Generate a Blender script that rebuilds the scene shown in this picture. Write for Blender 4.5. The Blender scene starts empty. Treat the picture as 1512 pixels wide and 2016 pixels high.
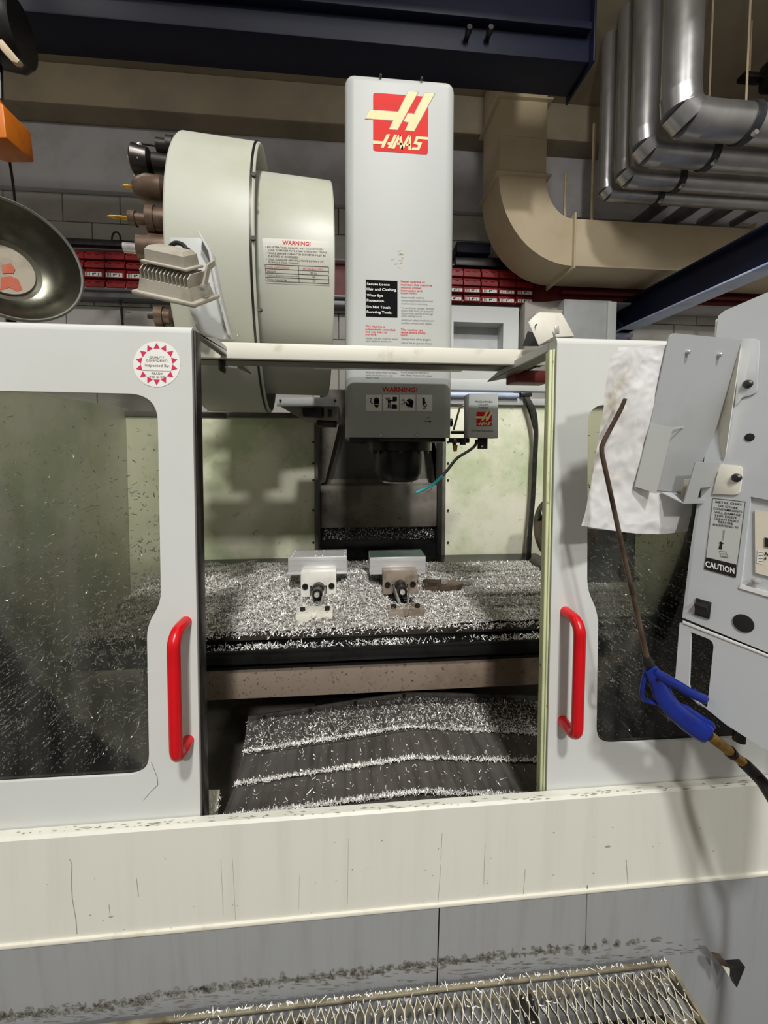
import bpy, bmesh, math, random
import numpy as np
from mathutils import Vector, Matrix
random.seed(7)
rng = np.random.default_rng(11)
SC = bpy.context.scene
COL = SC.collection
V = Vector
EYE = 1.45

# ---------------------------------------------------------------- camera, world, lights, exposure
F_PX, CX, CY = 770.6, 756.0, 920.1
YAW, PITCH, ROLL = 0.08409, 0.04586, -0.00345
fw0 = V((math.sin(YAW), math.cos(YAW), 0)); rt0 = V((math.cos(YAW), -math.sin(YAW), 0)); dn0 = V((0, 0, -1))
FWD = math.cos(PITCH) * fw0 + math.sin(PITCH) * dn0
d2 = math.cos(PITCH) * dn0 - math.sin(PITCH) * fw0
RGT = math.cos(ROLL) * rt0 + math.sin(ROLL) * d2
DWN = math.cos(ROLL) * d2 - math.sin(ROLL) * rt0
CAM = V((0, 0, EYE))
cd = bpy.data.cameras.new('camera')
cam = bpy.data.objects.new('camera', cd); COL.objects.link(cam)
cam.matrix_world = Matrix(((RGT.x, -DWN.x, -FWD.x, 0), (RGT.y, -DWN.y, -FWD.y, 0), (RGT.z, -DWN.z, -FWD.z, EYE), (0, 0, 0, 1)))
cd.sensor_fit = 'VERTICAL'; cd.sensor_height = 36.0
cd.lens = F_PX / 2016 * 36.0
cd.shift_y = (CY - 1008) / 2016
cd.clip_start = 0.02
SC.camera = cam

w = bpy.data.worlds.new('world'); SC.world = w; w.use_nodes = True
w.node_tree.nodes['Background'].inputs[0].default_value = (0.72, 0.78, 0.9, 1)
w.node_tree.nodes['Background'].inputs[1].default_value = 0.05

def area(name, loc, target, sx, sy, power, col=(1, 1, 1)):
    l = bpy.data.lights.new(name, 'AREA'); l.shape = 'RECTANGLE'; l.size = sx; l.size_y = sy
    l.energy = power; l.color = col
    o = bpy.data.objects.new(name, l); COL.objects.link(o); o.location = loc
    o.rotation_euler = (V(target) - V(loc)).to_track_quat('-Z', 'Y').to_euler()
    return o
area('hall_lamp_main', (0.3, -3.5, 7.2), (0.1, 0.9, 1.2), 0.55, 0.4, 390, (1.0, 0.985, 0.95))
area('hall_lamp_far', (0.6, -7.6, 7.2), (0.2, 0.9, 1.2), 0.6, 0.45, 370, (1.0, 0.985, 0.95))
area('hall_lamp_side', (2.6, -5.0, 7.2), (1.2, 1.5, 1.4), 0.7, 0.5, 26, (0.95, 0.97, 1.0))
area('aisle_fill', (-1.9, 1.1, 4.0), (-1.9, 2.4, 2.2), 1.2, 0.15, 9, (1.0, 0.95, 0.86))  # unseen light added to lift the dim wall behind the machine
area('pipe_streak_light', (0.75, 0.55, 3.7), (1.8, 2.4, 2.9), 0.12, 0.5, 15, (1.0, 0.98, 0.94))  # unseen strip light added to put bright streaks on the clad pipes
SC.view_settings.view_transform = 'Standard'
SC.view_settings.look = 'None'
SC.view_settings.gamma = 1.0
SC.view_settings.use_curve_mapping = False
SC.view_settings.exposure = 0.0
SC.cycles.max_bounces = 10
SC.cycles.transparent_max_bounces = 16
SC.cycles.sample_clamp_indirect = 4.0
SC.cycles.use_denoising = True

# ---------------------------------------------------------------- photo pixel -> point in the place
def ray(px, py):
    return FWD + RGT * ((px - CX) / F_PX) + DWN * ((py - CY) / F_PX)
def at(px, py, Y):
    r = ray(px, py); return CAM + r * (Y / r.y)
def atz(px, py, z):
    r = ray(px, py); return CAM + r * ((z - EYE) / r.z)
def atx(px, py, X):
    r = ray(px, py); return CAM + r * (X / r.x)
def plane(P, N, off=0.0):
    P = V(P); N = V(N).normalized()
    def f(px, py, o=0.0):
        r = ray(px, py); t = (P - CAM).dot(N) / r.dot(N)
        return CAM + r * t + N * (off + o)
    return f
def yplane(Y, off=0.0):
    return plane((0, Y, 0), (0, -1, 0), off)
def wX(px, Y, py=885): return at(px, py, Y).x
def wZ(py, Y, px=691): return at(px, py, Y).z

# ---------------------------------------------------------------- materials
def srgb(r, g, b):
    f = lambda c: (c / 255 / 12.92) if c <= 10.3 else ((c / 255 + 0.055) / 1.055) ** 2.4
    return (f(r), f(g), f(b), 1)
def mat(name, col, rough=0.5, metal=0.0, col2=None, scale=8.0, stretch=(1, 1, 1), lo=0.45, hi=0.65, bump=0.0, bscale=60.0,
        col3=None, s3=30.0, lo3=0.6, hi3=0.72, coat=0.0, spec=0.5, detail=6.0, rvar=0.0):
    m = bpy.data.materials.new(name); m.use_nodes = True
    nt = m.node_tree; N = nt.nodes; L = nt.links
    b = N['Principled BSDF']
    b.inputs['Base Color'].default_value = col
    b.inputs['Roughness'].default_value = rough; b.inputs['Metallic'].default_value = metal
    b.inputs['Specular IOR Level'].default_value = spec
    if coat: b.inputs['Coat Weight'].default_value = coat; b.inputs['Coat Roughness'].default_value = 0.15
    tc = N.new('ShaderNodeTexCoord')
    def noise(sc, st, det=detail):
        mp = N.new('ShaderNodeMapping'); mp.inputs['Scale'].default_value = st
        L.new(tc.outputs['Object'], mp.inputs['Vector'])
        n = N.new('ShaderNodeTexNoise'); n.inputs['Scale'].default_value = sc; n.inputs['Detail'].default_value = det
        n.inputs['Roughness'].default_value = 0.62
        L.new(mp.outputs['Vector'], n.inputs['Vector']); return n
    def ramp(n, a, c):
        r = N.new('ShaderNodeMapRange'); r.inputs['From Min'].default_value = a; r.inputs['From Max'].default_value = c
        r.interpolation_type = 'SMOOTHSTEP'
        L.new(n.outputs['Fac'], r.inputs['Value']); return r
    cur = None
    for c, sc, st, a, d in ((col2, scale, stretch, lo, hi), (col3, s3, (1, 1, 1), lo3, hi3)):
        if c is None: continue
        r = ramp(noise(sc, st), a, d)
        mx = N.new('ShaderNodeMix'); mx.data_type = 'RGBA'
        L.new(r.outputs['Result'], mx.inputs['Factor'])
        if cur is None: mx.inputs['A'].default_value = col
        else: L.new(cur, mx.inputs['A'])
        mx.inputs['B'].default_value = c
        cur = mx.outputs['Result']
    if cur is not None: L.new(cur, b.inputs['Base Color'])
    if rvar:
        r = N.new('ShaderNodeMapRange'); n = noise(12, (1, 1, 1), 4)
        r.inputs['To Min'].default_value = max(0.02, rough - rvar); r.inputs['To Max'].default_value = min(1, rough + rvar)
        r.inputs['From Min'].default_value = 0.3; r.inputs['From Max'].default_value = 0.7
        L.new(n.outputs['Fac'], r.inputs['Value']); L.new(r.outputs['Result'], b.inputs['Roughness'])
    if bump:
        bp = N.new('ShaderNodeBump'); bp.inputs['Strength'].default_value = bump; bp.inputs['Distance'].default_value = 0.003
        n = noise(bscale, stretch, 4); L.new(n.outputs['Fac'], bp.inputs['Height']); L.new(bp.outputs['Normal'], b.inputs['Normal'])
    return m

M = {}
M['paint'] = mat('light_grey_paint', srgb(205, 207, 204), 0.42, spec=.35, col2=srgb(200, 202, 197), scale=3, lo=.4, hi=.7, col3=srgb(180, 178, 170), s3=70, lo3=.72, hi3=.8)
M['paint_plain'] = mat('clean_grey_paint', srgb(190, 193, 191), 0.46, spec=.25, col2=srgb(185, 187, 184), scale=2)
M['head'] = mat('head_grey_paint', srgb(172, 175, 173), 0.44, spec=.25, col2=srgb(168, 170, 166), scale=2)
M['apron'] = mat('apron_paint', srgb(214, 213, 203), 0.42, spec=.35, col2=srgb(208, 206, 194), scale=5, stretch=(5, 1, .35), lo=.45, hi=.75,
                 col3=srgb(168, 164, 148), s3=26, lo3=.74, hi3=.84)
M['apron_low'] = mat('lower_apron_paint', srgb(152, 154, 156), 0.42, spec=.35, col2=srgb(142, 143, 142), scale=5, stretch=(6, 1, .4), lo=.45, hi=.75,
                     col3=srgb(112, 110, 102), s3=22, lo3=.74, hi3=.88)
M['grime'] = mat('dried_coolant_grime', srgb(112, 110, 102), 0.7, col2=srgb(132, 132, 126), scale=30, stretch=(1, 1, .5), lo=.4, hi=.62)
M['cream'] = mat('stained_cream_paint', srgb(222, 219, 206), 0.45, col2=srgb(190, 184, 160), scale=14, lo=.55, hi=.75, col3=srgb(150, 140, 110), s3=45, lo3=.68, hi3=.78)
M['drum'] = mat('drum_paint', srgb(184, 186, 174), 0.38, spec=.35, col2=srgb(177, 179, 162), scale=3, col3=srgb(146, 144, 126), s3=60, lo3=.74, hi3=.8)
M['label'] = mat('faded_label', srgb(184, 183, 172), 0.35, spec=.4, col2=srgb(178, 176, 164), scale=6)
M['inner'] = mat('coolant_stained_panel', srgb(222, 220, 200), 0.42, col2=srgb(178, 190, 150), scale=2.6, lo=.42, hi=.68, col3=srgb(132, 142, 112), s3=34, lo3=.6, hi3=.78)
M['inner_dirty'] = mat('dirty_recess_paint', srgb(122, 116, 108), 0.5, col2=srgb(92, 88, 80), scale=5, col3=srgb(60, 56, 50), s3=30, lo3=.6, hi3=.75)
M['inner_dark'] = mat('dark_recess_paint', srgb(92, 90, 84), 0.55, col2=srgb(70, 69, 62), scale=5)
M['green_edge'] = mat('green_stained_edge', srgb(205, 210, 168), 0.5, col2=srgb(150, 160, 108), scale=9, stretch=(1, 1, .4), lo=.45, hi=.65, col3=srgb(96, 100, 58), s3=45, lo3=.6, hi3=.7)
M['grey_dark'] = mat('holder_grey_paint', srgb(178, 181, 182), 0.42, col2=srgb(170, 172, 172), scale=6)
M['pendant'] = mat('pendant_paint', srgb(190, 194, 197), 0.4, col2=srgb(183, 187, 190), scale=4)
M['red'] = mat('red_plastic', srgb(205, 8, 22), 0.28, col2=srgb(190, 6, 18), scale=10)
M['black'] = mat('black_plastic', srgb(22, 22, 22), 0.4, col2=srgb(34, 33, 32), scale=20)
M['rubber'] = mat('black_rubber', srgb(26, 25, 24), 0.5, col2=srgb(44, 42, 39), scale=60)
M['hole'] = mat('hole_black', srgb(14, 14, 14), 0.8, col2=srgb(22, 22, 22), scale=40)
M['steel'] = mat('bright_steel', srgb(206, 205, 202), 0.28, .6, col2=srgb(178, 176, 172), scale=20, rvar=.06)
M['steel_dark'] = mat('dark_steel', srgb(66, 62, 60), 0.38, .85, col2=srgb(44, 42, 42), scale=12, rvar=.08)
M['steel_brown'] = mat('oily_brown_steel', srgb(108, 90, 76), 0.36, .6, col2=srgb(66, 54, 46), scale=16, rvar=.08)
M['spindle'] = mat('black_spindle', srgb(40, 40, 42), 0.3, .7, col2=srgb(26, 26, 27), scale=10)
M['alu'] = mat('machined_aluminium', srgb(220, 220, 220), 0.34, .5, col2=srgb(200, 200, 202), scale=5, stretch=(1, 1, 18), rvar=.08, bump=.08, bscale=8)
M['chip'] = mat('bright_aluminium_chip', srgb(252, 251, 248), 0.32, .32, col2=srgb(230, 226, 220), scale=40)
M['chip_bed'] = mat('packed_chips', srgb(190, 185, 178), 0.5, .1, col2=srgb(84, 80, 76), scale=150, lo=.36, hi=.6, bump=1.0, bscale=190)
M['table'] = mat('oily_table_iron', srgb(84, 78, 70), 0.4, .6, col2=srgb(56, 52, 46), scale=20, col3=srgb(120, 108, 90), s3=40)
M['table_dark'] = mat('black_oily_iron', srgb(30, 30, 30), 0.3, .3, col2=srgb(18, 18, 18), scale=20)
M['rust'] = mat('brown_saddle', srgb(136, 122, 108), 0.5, .05, col2=srgb(116, 100, 86), scale=4, col3=srgb(74, 62, 52), s3=130, lo3=.58, hi3=.68)
M['way'] = mat('way_cover_steel', srgb(112, 108, 104), 0.42, .45, col2=srgb(84, 80, 76), scale=7, stretch=(6, .6, 1), lo=.4, hi=.7, col3=srgb(138, 132, 126), s3=50, lo3=.62, hi3=.75, rvar=.08)
M['green_wet'] = mat('green_wet_top', srgb(116, 138, 130), 0.2, .6, col2=srgb(150, 160, 155), scale=12)
M['floor'] = mat('shop_floor', srgb(96, 94, 92), 0.6, col2=srgb(74, 72, 70), scale=3)
M['wall'] = mat('white_block_wall', srgb(186, 183, 178), 0.75, col2=srgb(170, 166, 160), scale=3, bump=.25, bscale=70)
M['ceiling'] = mat('beige_ceiling', srgb(152, 140, 118), 0.85, col2=srgb(136, 126, 108), scale=1.5, bump=.2, bscale=40)
M['conc'] = mat('concrete_ring', srgb(182, 180, 184), 0.8, col2=srgb(168, 166, 168), scale=3)
M['jaw_bright'] = mat('jaw_painted_lit', srgb(238, 236, 228), 0.35, .15, col2=srgb(222, 218, 208), scale=18)  # left vise's steel jaws whitened to stand for strong light on them
M['jaw'] = mat('stained_jaw_steel', srgb(158, 146, 132), 0.4, .3, col2=srgb(120, 106, 92), scale=18)
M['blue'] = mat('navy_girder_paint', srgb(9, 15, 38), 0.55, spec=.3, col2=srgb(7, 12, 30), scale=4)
M['blue_lit'] = mat('navy_flange_painted_lit', srgb(192, 204, 232), 0.35, col2=srgb(160, 178, 214), scale=6)  # pale blue colour stands in for light reaching the navy flange from below
M['duct'] = mat('beige_duct_paint', srgb(198, 182, 152), 0.5, col2=srgb(188, 172, 140), scale=2.5, col3=srgb(162, 144, 112), s3=40, lo3=.7, hi3=.8)
M['pipe'] = mat('aluminium_pipe_cladding', srgb(190, 190, 192), 0.34, .86, col2=srgb(174, 174, 176), scale=5, stretch=(1, 1, .3), rvar=.05)
M['band'] = mat('dark_pipe_band', srgb(70, 70, 74), 0.5, .4, col2=srgb(56, 56, 60), scale=20)
M['pipe_dim'] = mat('dull_pipe', srgb(120, 120, 122), 0.45, .5, col2=srgb(104, 104, 106), scale=6)
M['bin'] = mat('dark_red_bin', srgb(142, 24, 28), 0.38, col2=srgb(120, 18, 22), scale=14)
M['rack'] = mat('rack_red', srgb(112, 26, 26), 0.5, col2=srgb(90, 20, 20), scale=8)
M['white'] = mat('white_card', srgb(232, 232, 228), 0.5, col2=srgb(222, 222, 216), scale=12)
M['paper'] = mat('white_paper', srgb(240, 239, 240), 0.8, col2=srgb(230, 228, 226), scale=12, col3=srgb(186, 174, 148), s3=13, lo3=.60, hi3=.78)
M['orange'] = mat('orange_block_paint', srgb(206, 112, 20), 0.45, col2=srgb(180, 92, 14), scale=8)
M['dish'] = mat('dull_spun_metal', srgb(112, 110, 98), 0.3, .95, col2=srgb(96, 94, 84), scale=6, rvar=.08)
M['rim'] = mat('dish_rim', srgb(156, 158, 152), 0.4, .6, col2=srgb(138, 140, 136), scale=20)
M['dish_mid'] = mat('pale_dish_centre', srgb(176, 166, 148), 0.6, col2=srgb(160, 150, 132), scale=10)
M['dish_red'] = mat('dull_red_blotch', srgb(196, 96, 72), 0.6, col2=srgb(180, 120, 90), scale=14)
M['logo_red'] = mat('logo_red', srgb(208, 26, 12), 0.6, spec=.2, col2=srgb(200, 24, 12), scale=20)
M['logo_dark'] = mat('logo_outline', srgb(120, 50, 60), 0.4, col2=srgb(110, 44, 50), scale=20)
M['logo_cream'] = mat('logo_cream', srgb(244, 216, 168), 0.6, spec=.2, col2=srgb(240, 212, 164), scale=20)
M['ink_red'] = mat('ink_red', srgb(200, 40, 32), 0.6, spec=.2, col2=srgb(192, 36, 30), scale=30)
M['ink'] = mat('ink_black', srgb(40, 39, 40), 0.7, spec=.1, col2=srgb(34, 33, 34), scale=30)
M['ink_grey'] = mat('ink_grey', srgb(104, 102, 100), 0.5, col2=srgb(96, 94, 92), scale=30)
M['crimson'] = mat('crimson_print', srgb(206, 40, 80), 0.5, col2=srgb(196, 36, 74), scale=30)
M['tan'] = mat('tan_print', srgb(120, 108, 96), 0.5, col2=srgb(110, 98, 88), scale=30)
M['blackplate'] = mat('black_plate', srgb(12, 12, 14), 0.8, spec=.08, col2=srgb(18, 18, 20), scale=20)
M['gun'] = mat('blue_plastic', srgb(16, 38, 126), 0.34, col2=srgb(13, 30, 106), scale=14)
M['brass'] = mat('brass_fitting', srgb(186, 150, 84), 0.36, .85, col2=srgb(140, 106, 56), scale=16)
M['teal'] = mat('teal_tube', srgb(60, 160, 160), 0.3, col2=srgb(40, 140, 140), scale=12)
M['gold'] = mat('gold_coated_bit', srgb(226, 180, 74), 0.25, .95, col2=srgb(190, 140, 50), scale=30)
M['lamp'] = mat('lamp_cast_metal', srgb(188, 182, 168), 0.45, .2, col2=srgb(168, 162, 148), scale=12, bump=.15, bscale=120)
M['zinc'] = mat('galvanised_expanded_metal', srgb(150, 142, 120), 0.45, .2, col2=srgb(112, 104, 86), scale=18, col3=srgb(92, 80, 62), s3=40, lo3=.62, hi3=.75)
M['edge'] = mat('worn_edge_painted_light', srgb(236, 230, 212), 0.35, .2, col2=srgb(210, 202, 182), scale=40)  # bright strand tops: light from above put into the colour, with some wear
M['drive'] = mat('ivory_drive_plate', srgb(220, 212, 194), 0.45, col2=srgb(212, 204, 186), scale=10)
M['rod'] = mat('pale_rod', srgb(180, 164, 136), 0.5, col2=srgb(166, 150, 122), scale=10)
M['drip'] = mat('grey_green_drip', srgb(158, 158, 138), 0.6, col2=srgb(140, 140, 122), scale=30)
M['scratch'] = mat('thin_scratch', srgb(96, 92, 86), 0.6, col2=srgb(110, 106, 100), scale=30)

def glass_mat():
    m = bpy.data.materials.new('scratched_smoky_window'); m.use_nodes = True
    nt = m.node_tree; N = nt.nodes; L = nt.links
    N.remove(N['Principled BSDF'])
    out = N['Material Output']
    tr = N.new('ShaderNodeBsdfTransparent'); tr.inputs[0].default_value = (0.72, 0.73, 0.68, 1)
    df = N.new('ShaderNodeBsdfDiffuse'); df.inputs[0].default_value = (0.34, 0.35, 0.32, 1)
    gl = N.new('ShaderNodeBsdfGlossy'); gl.inputs['Roughness'].default_value = 0.04
    tc = N.new('ShaderNodeTexCoord'); mp = N.new('ShaderNodeMapping'); mp.inputs['Scale'].default_value = (7, 1, 1.1)
    n = N.new('ShaderNodeTexNoise'); n.inputs['Scale'].default_value = 4; n.inputs['Detail'].default_value = 8
    L.new(tc.outputs['Object'], mp.inputs['Vector']); L.new(mp.outputs['Vector'], n.inputs['Vector'])
    r = N.new('ShaderNodeMapRange'); r.inputs['From Min'].default_value = .35; r.inputs['From Max'].default_value = .75
    r.inputs['To Min'].default_value = .015; r.inputs['To Max'].default_value = .11
    L.new(n.outputs['Fac'], r.inputs['Value'])
    m1 = N.new('ShaderNodeMixShader'); L.new(r.outputs['Result'], m1.inputs[0]); L.new(tr.outputs[0], m1.inputs[1]); L.new(df.outputs[0], m1.inputs[2])
    fr = N.new('ShaderNodeFresnel'); fr.inputs[0].default_value = 1.45
    m2 = N.new('ShaderNodeMixShader'); L.new(fr.outputs[0], m2.inputs[0]); L.new(m1.outputs[0], m2.inputs[1]); L.new(gl.outputs[0], m2.inputs[2])
    L.new(m2.outputs[0], out.inputs['Surface'])
    return m
M['glass'] = glass_mat()

# ---------------------------------------------------------------- mesh builder
def round_poly(pts, rad, seg=6):
    """round the corners of a polygon; rad a number or one per corner"""
    n = len(pts); out = []
    P = [V(p) for p in pts]
    for i in range(n):
        r = rad[i] if isinstance(rad, (list, tuple)) else rad
        p, a, b = P[i], P[i - 1], P[(i + 1) % n]
        if r <= 0: out.append(p.copy()); continue
        da, db = (a - p), (b - p)
        la, lb = da.length, db.length; da.normalize(); db.normalize()
        r2 = min(r, la * .49, lb * .49)
        s, e = p + da * r2, p + db * r2
        for k in range(seg + 1):
            t = k / seg; out.append(s * (1 - t) ** 2 + p * 2 * t * (1 - t) + e * t * t)
    return out
def smooth(pts, n=6):
    P = [V(p) for p in pts]; Q = [P[0] * 2 - P[1]] + P + [P[-1] * 2 - P[-2]]; out = []
    for i in range(1, len(Q) - 2):
        a, b, c, d = Q[i - 1:i + 3]
        for k in range(n):
            t = k / n; out.append(.5 * (2 * b + (c - a) * t + (2 * a - 5 * b + 4 * c - d) * t * t + (3 * b - a - 3 * c + d) * t ** 3))
    return out + [P[-1]]
class MB:
    def __init__(s): s.bm = bmesh.new()
    def _merge(s, b2):
        me = bpy.data.meshes.new('t'); b2.to_mesh(me); b2.free(); s.bm.from_mesh(me); bpy.data.meshes.remove(me)
    def box(s, c, sz, R=None, bev=0.0, seg=2):
        b = bmesh.new(); bmesh.ops.create_cube(b, size=1)
        for v in b.verts: v.co = V((v.co.x * sz[0], v.co.y * sz[1], v.co.z * sz[2]))
        if bev: bmesh.ops.bevel(b, geom=b.edges[:], offset=bev, segments=seg, affect='EDGES', profile=.5)
        for v in b.verts: v.co = (R @ v.co if R else v.co) + V(c)
        s._merge(b); return s
    def span(s, a, b, bev=0.0, seg=2):
        a, b = V(a), V(b); d = b - a
        return s.box((a + b) / 2, (abs(d.x), abs(d.y), abs(d.z)), None, bev, seg)
    def prism(s, pts, vec, bev=0.0, seg=2):
        b = bmesh.new(); vec = V(vec)
        vs = [b.verts.new(V(p)) for p in pts]; ws = [b.verts.new(V(p) + vec) for p in pts]
        n = len(vs); b.faces.new(vs); b.faces.new(ws[::-1])
        for i in range(n): b.faces.new((vs[i], ws[i], ws[(i + 1) % n], vs[(i + 1) % n]))
        bmesh.ops.recalc_face_normals(b, faces=b.faces[:])
        if bev: bmesh.ops.bevel(b, geom=[e for e in b.edges if len(e.link_faces) == 2 and e.calc_face_angle(0) > .5], offset=bev, segments=seg, affect='EDGES', profile=.5)
        s._merge(b); return s
    def plate(s, outer, holes, vec):
        b = bmesh.new(); es = []
        for lp in [outer] + list(holes):
            vs = [b.verts.new(V(p)) for p in lp]
            for i in range(len(vs)): es.append(b.edges.new((vs[i], vs[(i + 1) % len(vs)])))
        bmesh.ops.triangle_fill(b, use_beauty=True, edges=es)
        g = bmesh.ops.extrude_face_region(b, geom=b.faces[:])
        bmesh.ops.translate(b, vec=V(vec), verts=[v for v in g['geom'] if isinstance(v, bmesh.types.BMVert)])
        bmesh.ops.recalc_face_normals(b, faces=b.faces[:])
        s._merge(b); return s
    def rings(s, rings, cap=True, closed=True):
        b = bmesh.new(); R = [[b.verts.new(V(p)) for p in r] for r in rings]; n = len(R[0])
        for i in range(len(R) - 1):
            for k in range(n if closed else n - 1):
                b.faces.new((R[i][k], R[i][(k + 1) % n], R[i + 1][(k + 1) % n], R[i + 1][k]))
        if cap and closed: b.faces.new(R[0][::-1]); b.faces.new(R[-1])
        bmesh.ops.recalc_face_normals(b, faces=b.faces[:])
        s._merge(b); return s
    def tube(s, pts, r, seg=10, cap=True, flat=1.0, up=None):
        P = [V(p) for p in pts]; rs = r if isinstance(r, (list, tuple)) else [r] * len(P)
        rings = []; prev = None
        for i, p in enumerate(P):
            t = (P[min(i + 1, len(P) - 1)] - P[max(i - 1, 0)]).normalized()
            if prev is None:
                u = V(up) if up else (V((0, 0, 1)) if abs(t.z) < .9 else V((1, 0, 0)))
            else: u = prev
            u = (u - t * u.dot(t)).normalized(); prev = u; w_ = t.cross(u)
            rings.append([p + (u * math.cos(a) + w_ * math.sin(a) * flat) * rs[i] for a in [2 * math.pi * k / seg for k in range(seg)]])
        return s.rings(rings, cap)
    def lathe(s, prof, o, ax, seg=24, cap=True, a0=0.0, a1=2 * math.pi):
        o = V(o); ax = V(ax).normalized()
        u = V((0, 0, 1)) if abs(ax.z) < .9 else V((0, -1, 0))
        u = (u - ax * u.dot(ax)).normalized(); w_ = ax.cross(u)
        full = abs(a1 - a0 - 2 * math.pi) < 1e-6; n = seg if full else seg + 1
        rings = [[o + ax * h + (u * math.cos(a) + w_ * math.sin(a)) * max(r, 1e-5) for a in [a0 + (a1 - a0) * k / seg for k in range(n)]] for r, h in prof]
        return s.rings(rings, cap and full, full)
    def poly(s, pts):
        s.bm.faces.new([s.bm.verts.new(V(p)) for p in pts]); return s
    def build(s, name, m, parent=None, smooth=35):
        me = bpy.data.meshes.new(name)
        base = V(parent['_b']) if parent is not None else V((0, 0, 0))
        for v in s.bm.verts: v.co -= base
        s.bm.to_mesh(me); s.bm.free()
        return finish(name, me, m, parent, smooth)
def finish(name, me, m, parent=None, smooth=35):
    me.materials.append(m if not isinstance(m, str) else M[m])
    if smooth:
        me.shade_smooth(); me.set_sharp_from_angle(angle=math.radians(smooth))
    o = bpy.data.objects.new(name, me); COL.objects.link(o)
    if parent is not None:
        o.parent = parent; o['_b'] = parent['_b']
    else: o['_b'] = (0.0, 0.0, 0.0)
    return o
def tag(o, label=None, cat=None, group=None, kind=None):
    for k, v in (('label', label), ('category', cat), ('group', group), ('kind', kind)):
        if v: o[k] = v
    return o
def thing(name, loc, label, cat, group=None):
    o = bpy.data.objects.new(name, None); COL.objects.link(o); o.location = V(loc); o['_b'] = tuple(V(loc)); o.empty_display_size = .05
    return tag(o, label, cat, group)
def struct(name, mb, m, parent=None):
    o = mb.build(name, m, parent); 
    if parent is None: o['kind'] = 'structure'
    return o

# printing: flat lettering and shapes laid on a surface; coordinates are photo pixels, proj puts them on the surface
class Print:
    def __init__(s, proj): s.proj = proj; s.v = []; s.f = []
    def poly(s, pts, o=0.0):
        i = len(s.v); s.v += [s.proj(p[0], p[1], o) for p in pts]; s.f.append(tuple(range(i, i + len(pts)))); return s
    def line(s, a, b, wd, o=0.0):
        dx, dy = b[0] - a[0], b[1] - a[1]; l = math.hypot(dx, dy) or 1; nx, ny = -dy / l * wd / 2, dx / l * wd / 2
        return s.poly([(a[0] + nx, a[1] + ny), (b[0] + nx, b[1] + ny), (b[0] - nx, b[1] - ny), (a[0] - nx, a[1] - ny)], o)
    def frame(s, q, wd, o=0.0):
        for i in range(4): s.line(q[i], q[(i + 1) % 4], wd, o)
        return s
    def disc(s, c, rx, ry, n=24, o=0.0):
        return s.poly([(c[0] + rx * math.cos(2 * math.pi * k / n), c[1] + ry * math.sin(2 * math.pi * k / n)) for k in range(n)], o)
    def text(s, body, a, b, h, o=0.0, bold=0.0, lean=0.0):
        """body from a to b along the baseline (pixels), h cap height in pixels"""
        cu = bpy.data.curves.new('t', 'FONT'); cu.body = body; cu.size = 1.0; cu.resolution_u = 2; cu.offset = bold; cu.fill_mode = 'FRONT'
        ob = bpy.data.objects.new('t', cu); COL.objects.link(ob)
        me = ob.to_mesh(); vs = [tuple(v.co) for v in me.vertices]; fs = [tuple(p.vertices) for p in me.polygons]
        ob.to_mesh_clear(); bpy.data.objects.remove(ob); bpy.data.curves.remove(cu)
        if not vs: return s
        x0 = min(v[0] for v in vs); x1 = max(v[0] for v in vs); i = len(s.v)
        for x, y, z in vs:
            t = (x - x0) / (x1 - x0); yy = y / 0.7 * h
            s.v.append(s.proj(a[0] + (b[0] - a[0]) * t + lean * yy, a[1] + (b[1] - a[1]) * t - yy, o))
        s.f += [tuple(k + i for k in f) for f in fs]
        return s
    def build(s, name, m, parent):
        base = V(parent['_b']); me = bpy.data.meshes.new(name)
        me.from_pydata([tuple(v - base) for v in s.v], [], s.f); me.update()
        return finish(name, me, m, parent, 0)

def screws(parent, proj, pts, r_px, n, m='steel', name='screw'):
    for p in pts:
        c = proj(p[0], p[1]); d = (c - CAM).dot(FWD); r = r_px * d / F_PX
        MB().lathe([(r, -.001), (r, .002), (r * .75, .0045), (r * .3, .0052), (0.0001, .0045)], c, n, 12).build(name, m, parent)

LOGO = dict(
    sq=[(290, 190), (1205, 260), (1195, 1215), (290, 1150)],
    big=[[(235, 480), (705, 515), (875, 170), (1030, 185), (690, 805), (560, 795), (630, 650), (165, 618)],
         [(1150, 198), (1305, 210), (965, 828), (825, 815), (884, 688), (800, 666), (866, 538), (935, 540), (962, 562)]],
    small=[[(290, 985), (455, 1000), (515, 880), (570, 882), (465, 1105), (415, 1100), (440, 1050), (290, 1040)],
           [(640, 885), (688, 890), (588, 1115), (525, 1110), (555, 1062), (520, 1048), (538, 1010), (585, 1012)],
           [(704, 893), (758, 893), (640, 1122), (590, 1118)], [(722, 893), (758, 893), (790, 1130), (732, 1126)], [(685, 1020), (762, 1025), (768, 1060), (662, 1055)],
           [(868, 900), (908, 903), (790, 1130), (742, 1128)], [(882, 903), (915, 915), (918, 1143), (872, 1140)], [(830, 1035), (902, 1040), (902, 1075), (812, 1070)],
           [(1000, 915), (1200, 930), (1200, 972), (1035, 960), (1010, 1005), (1100, 1020), (1050, 1145), (925, 1138), (940, 1095), (1020, 1100), (1035, 1062), (958, 1040)]])
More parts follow.
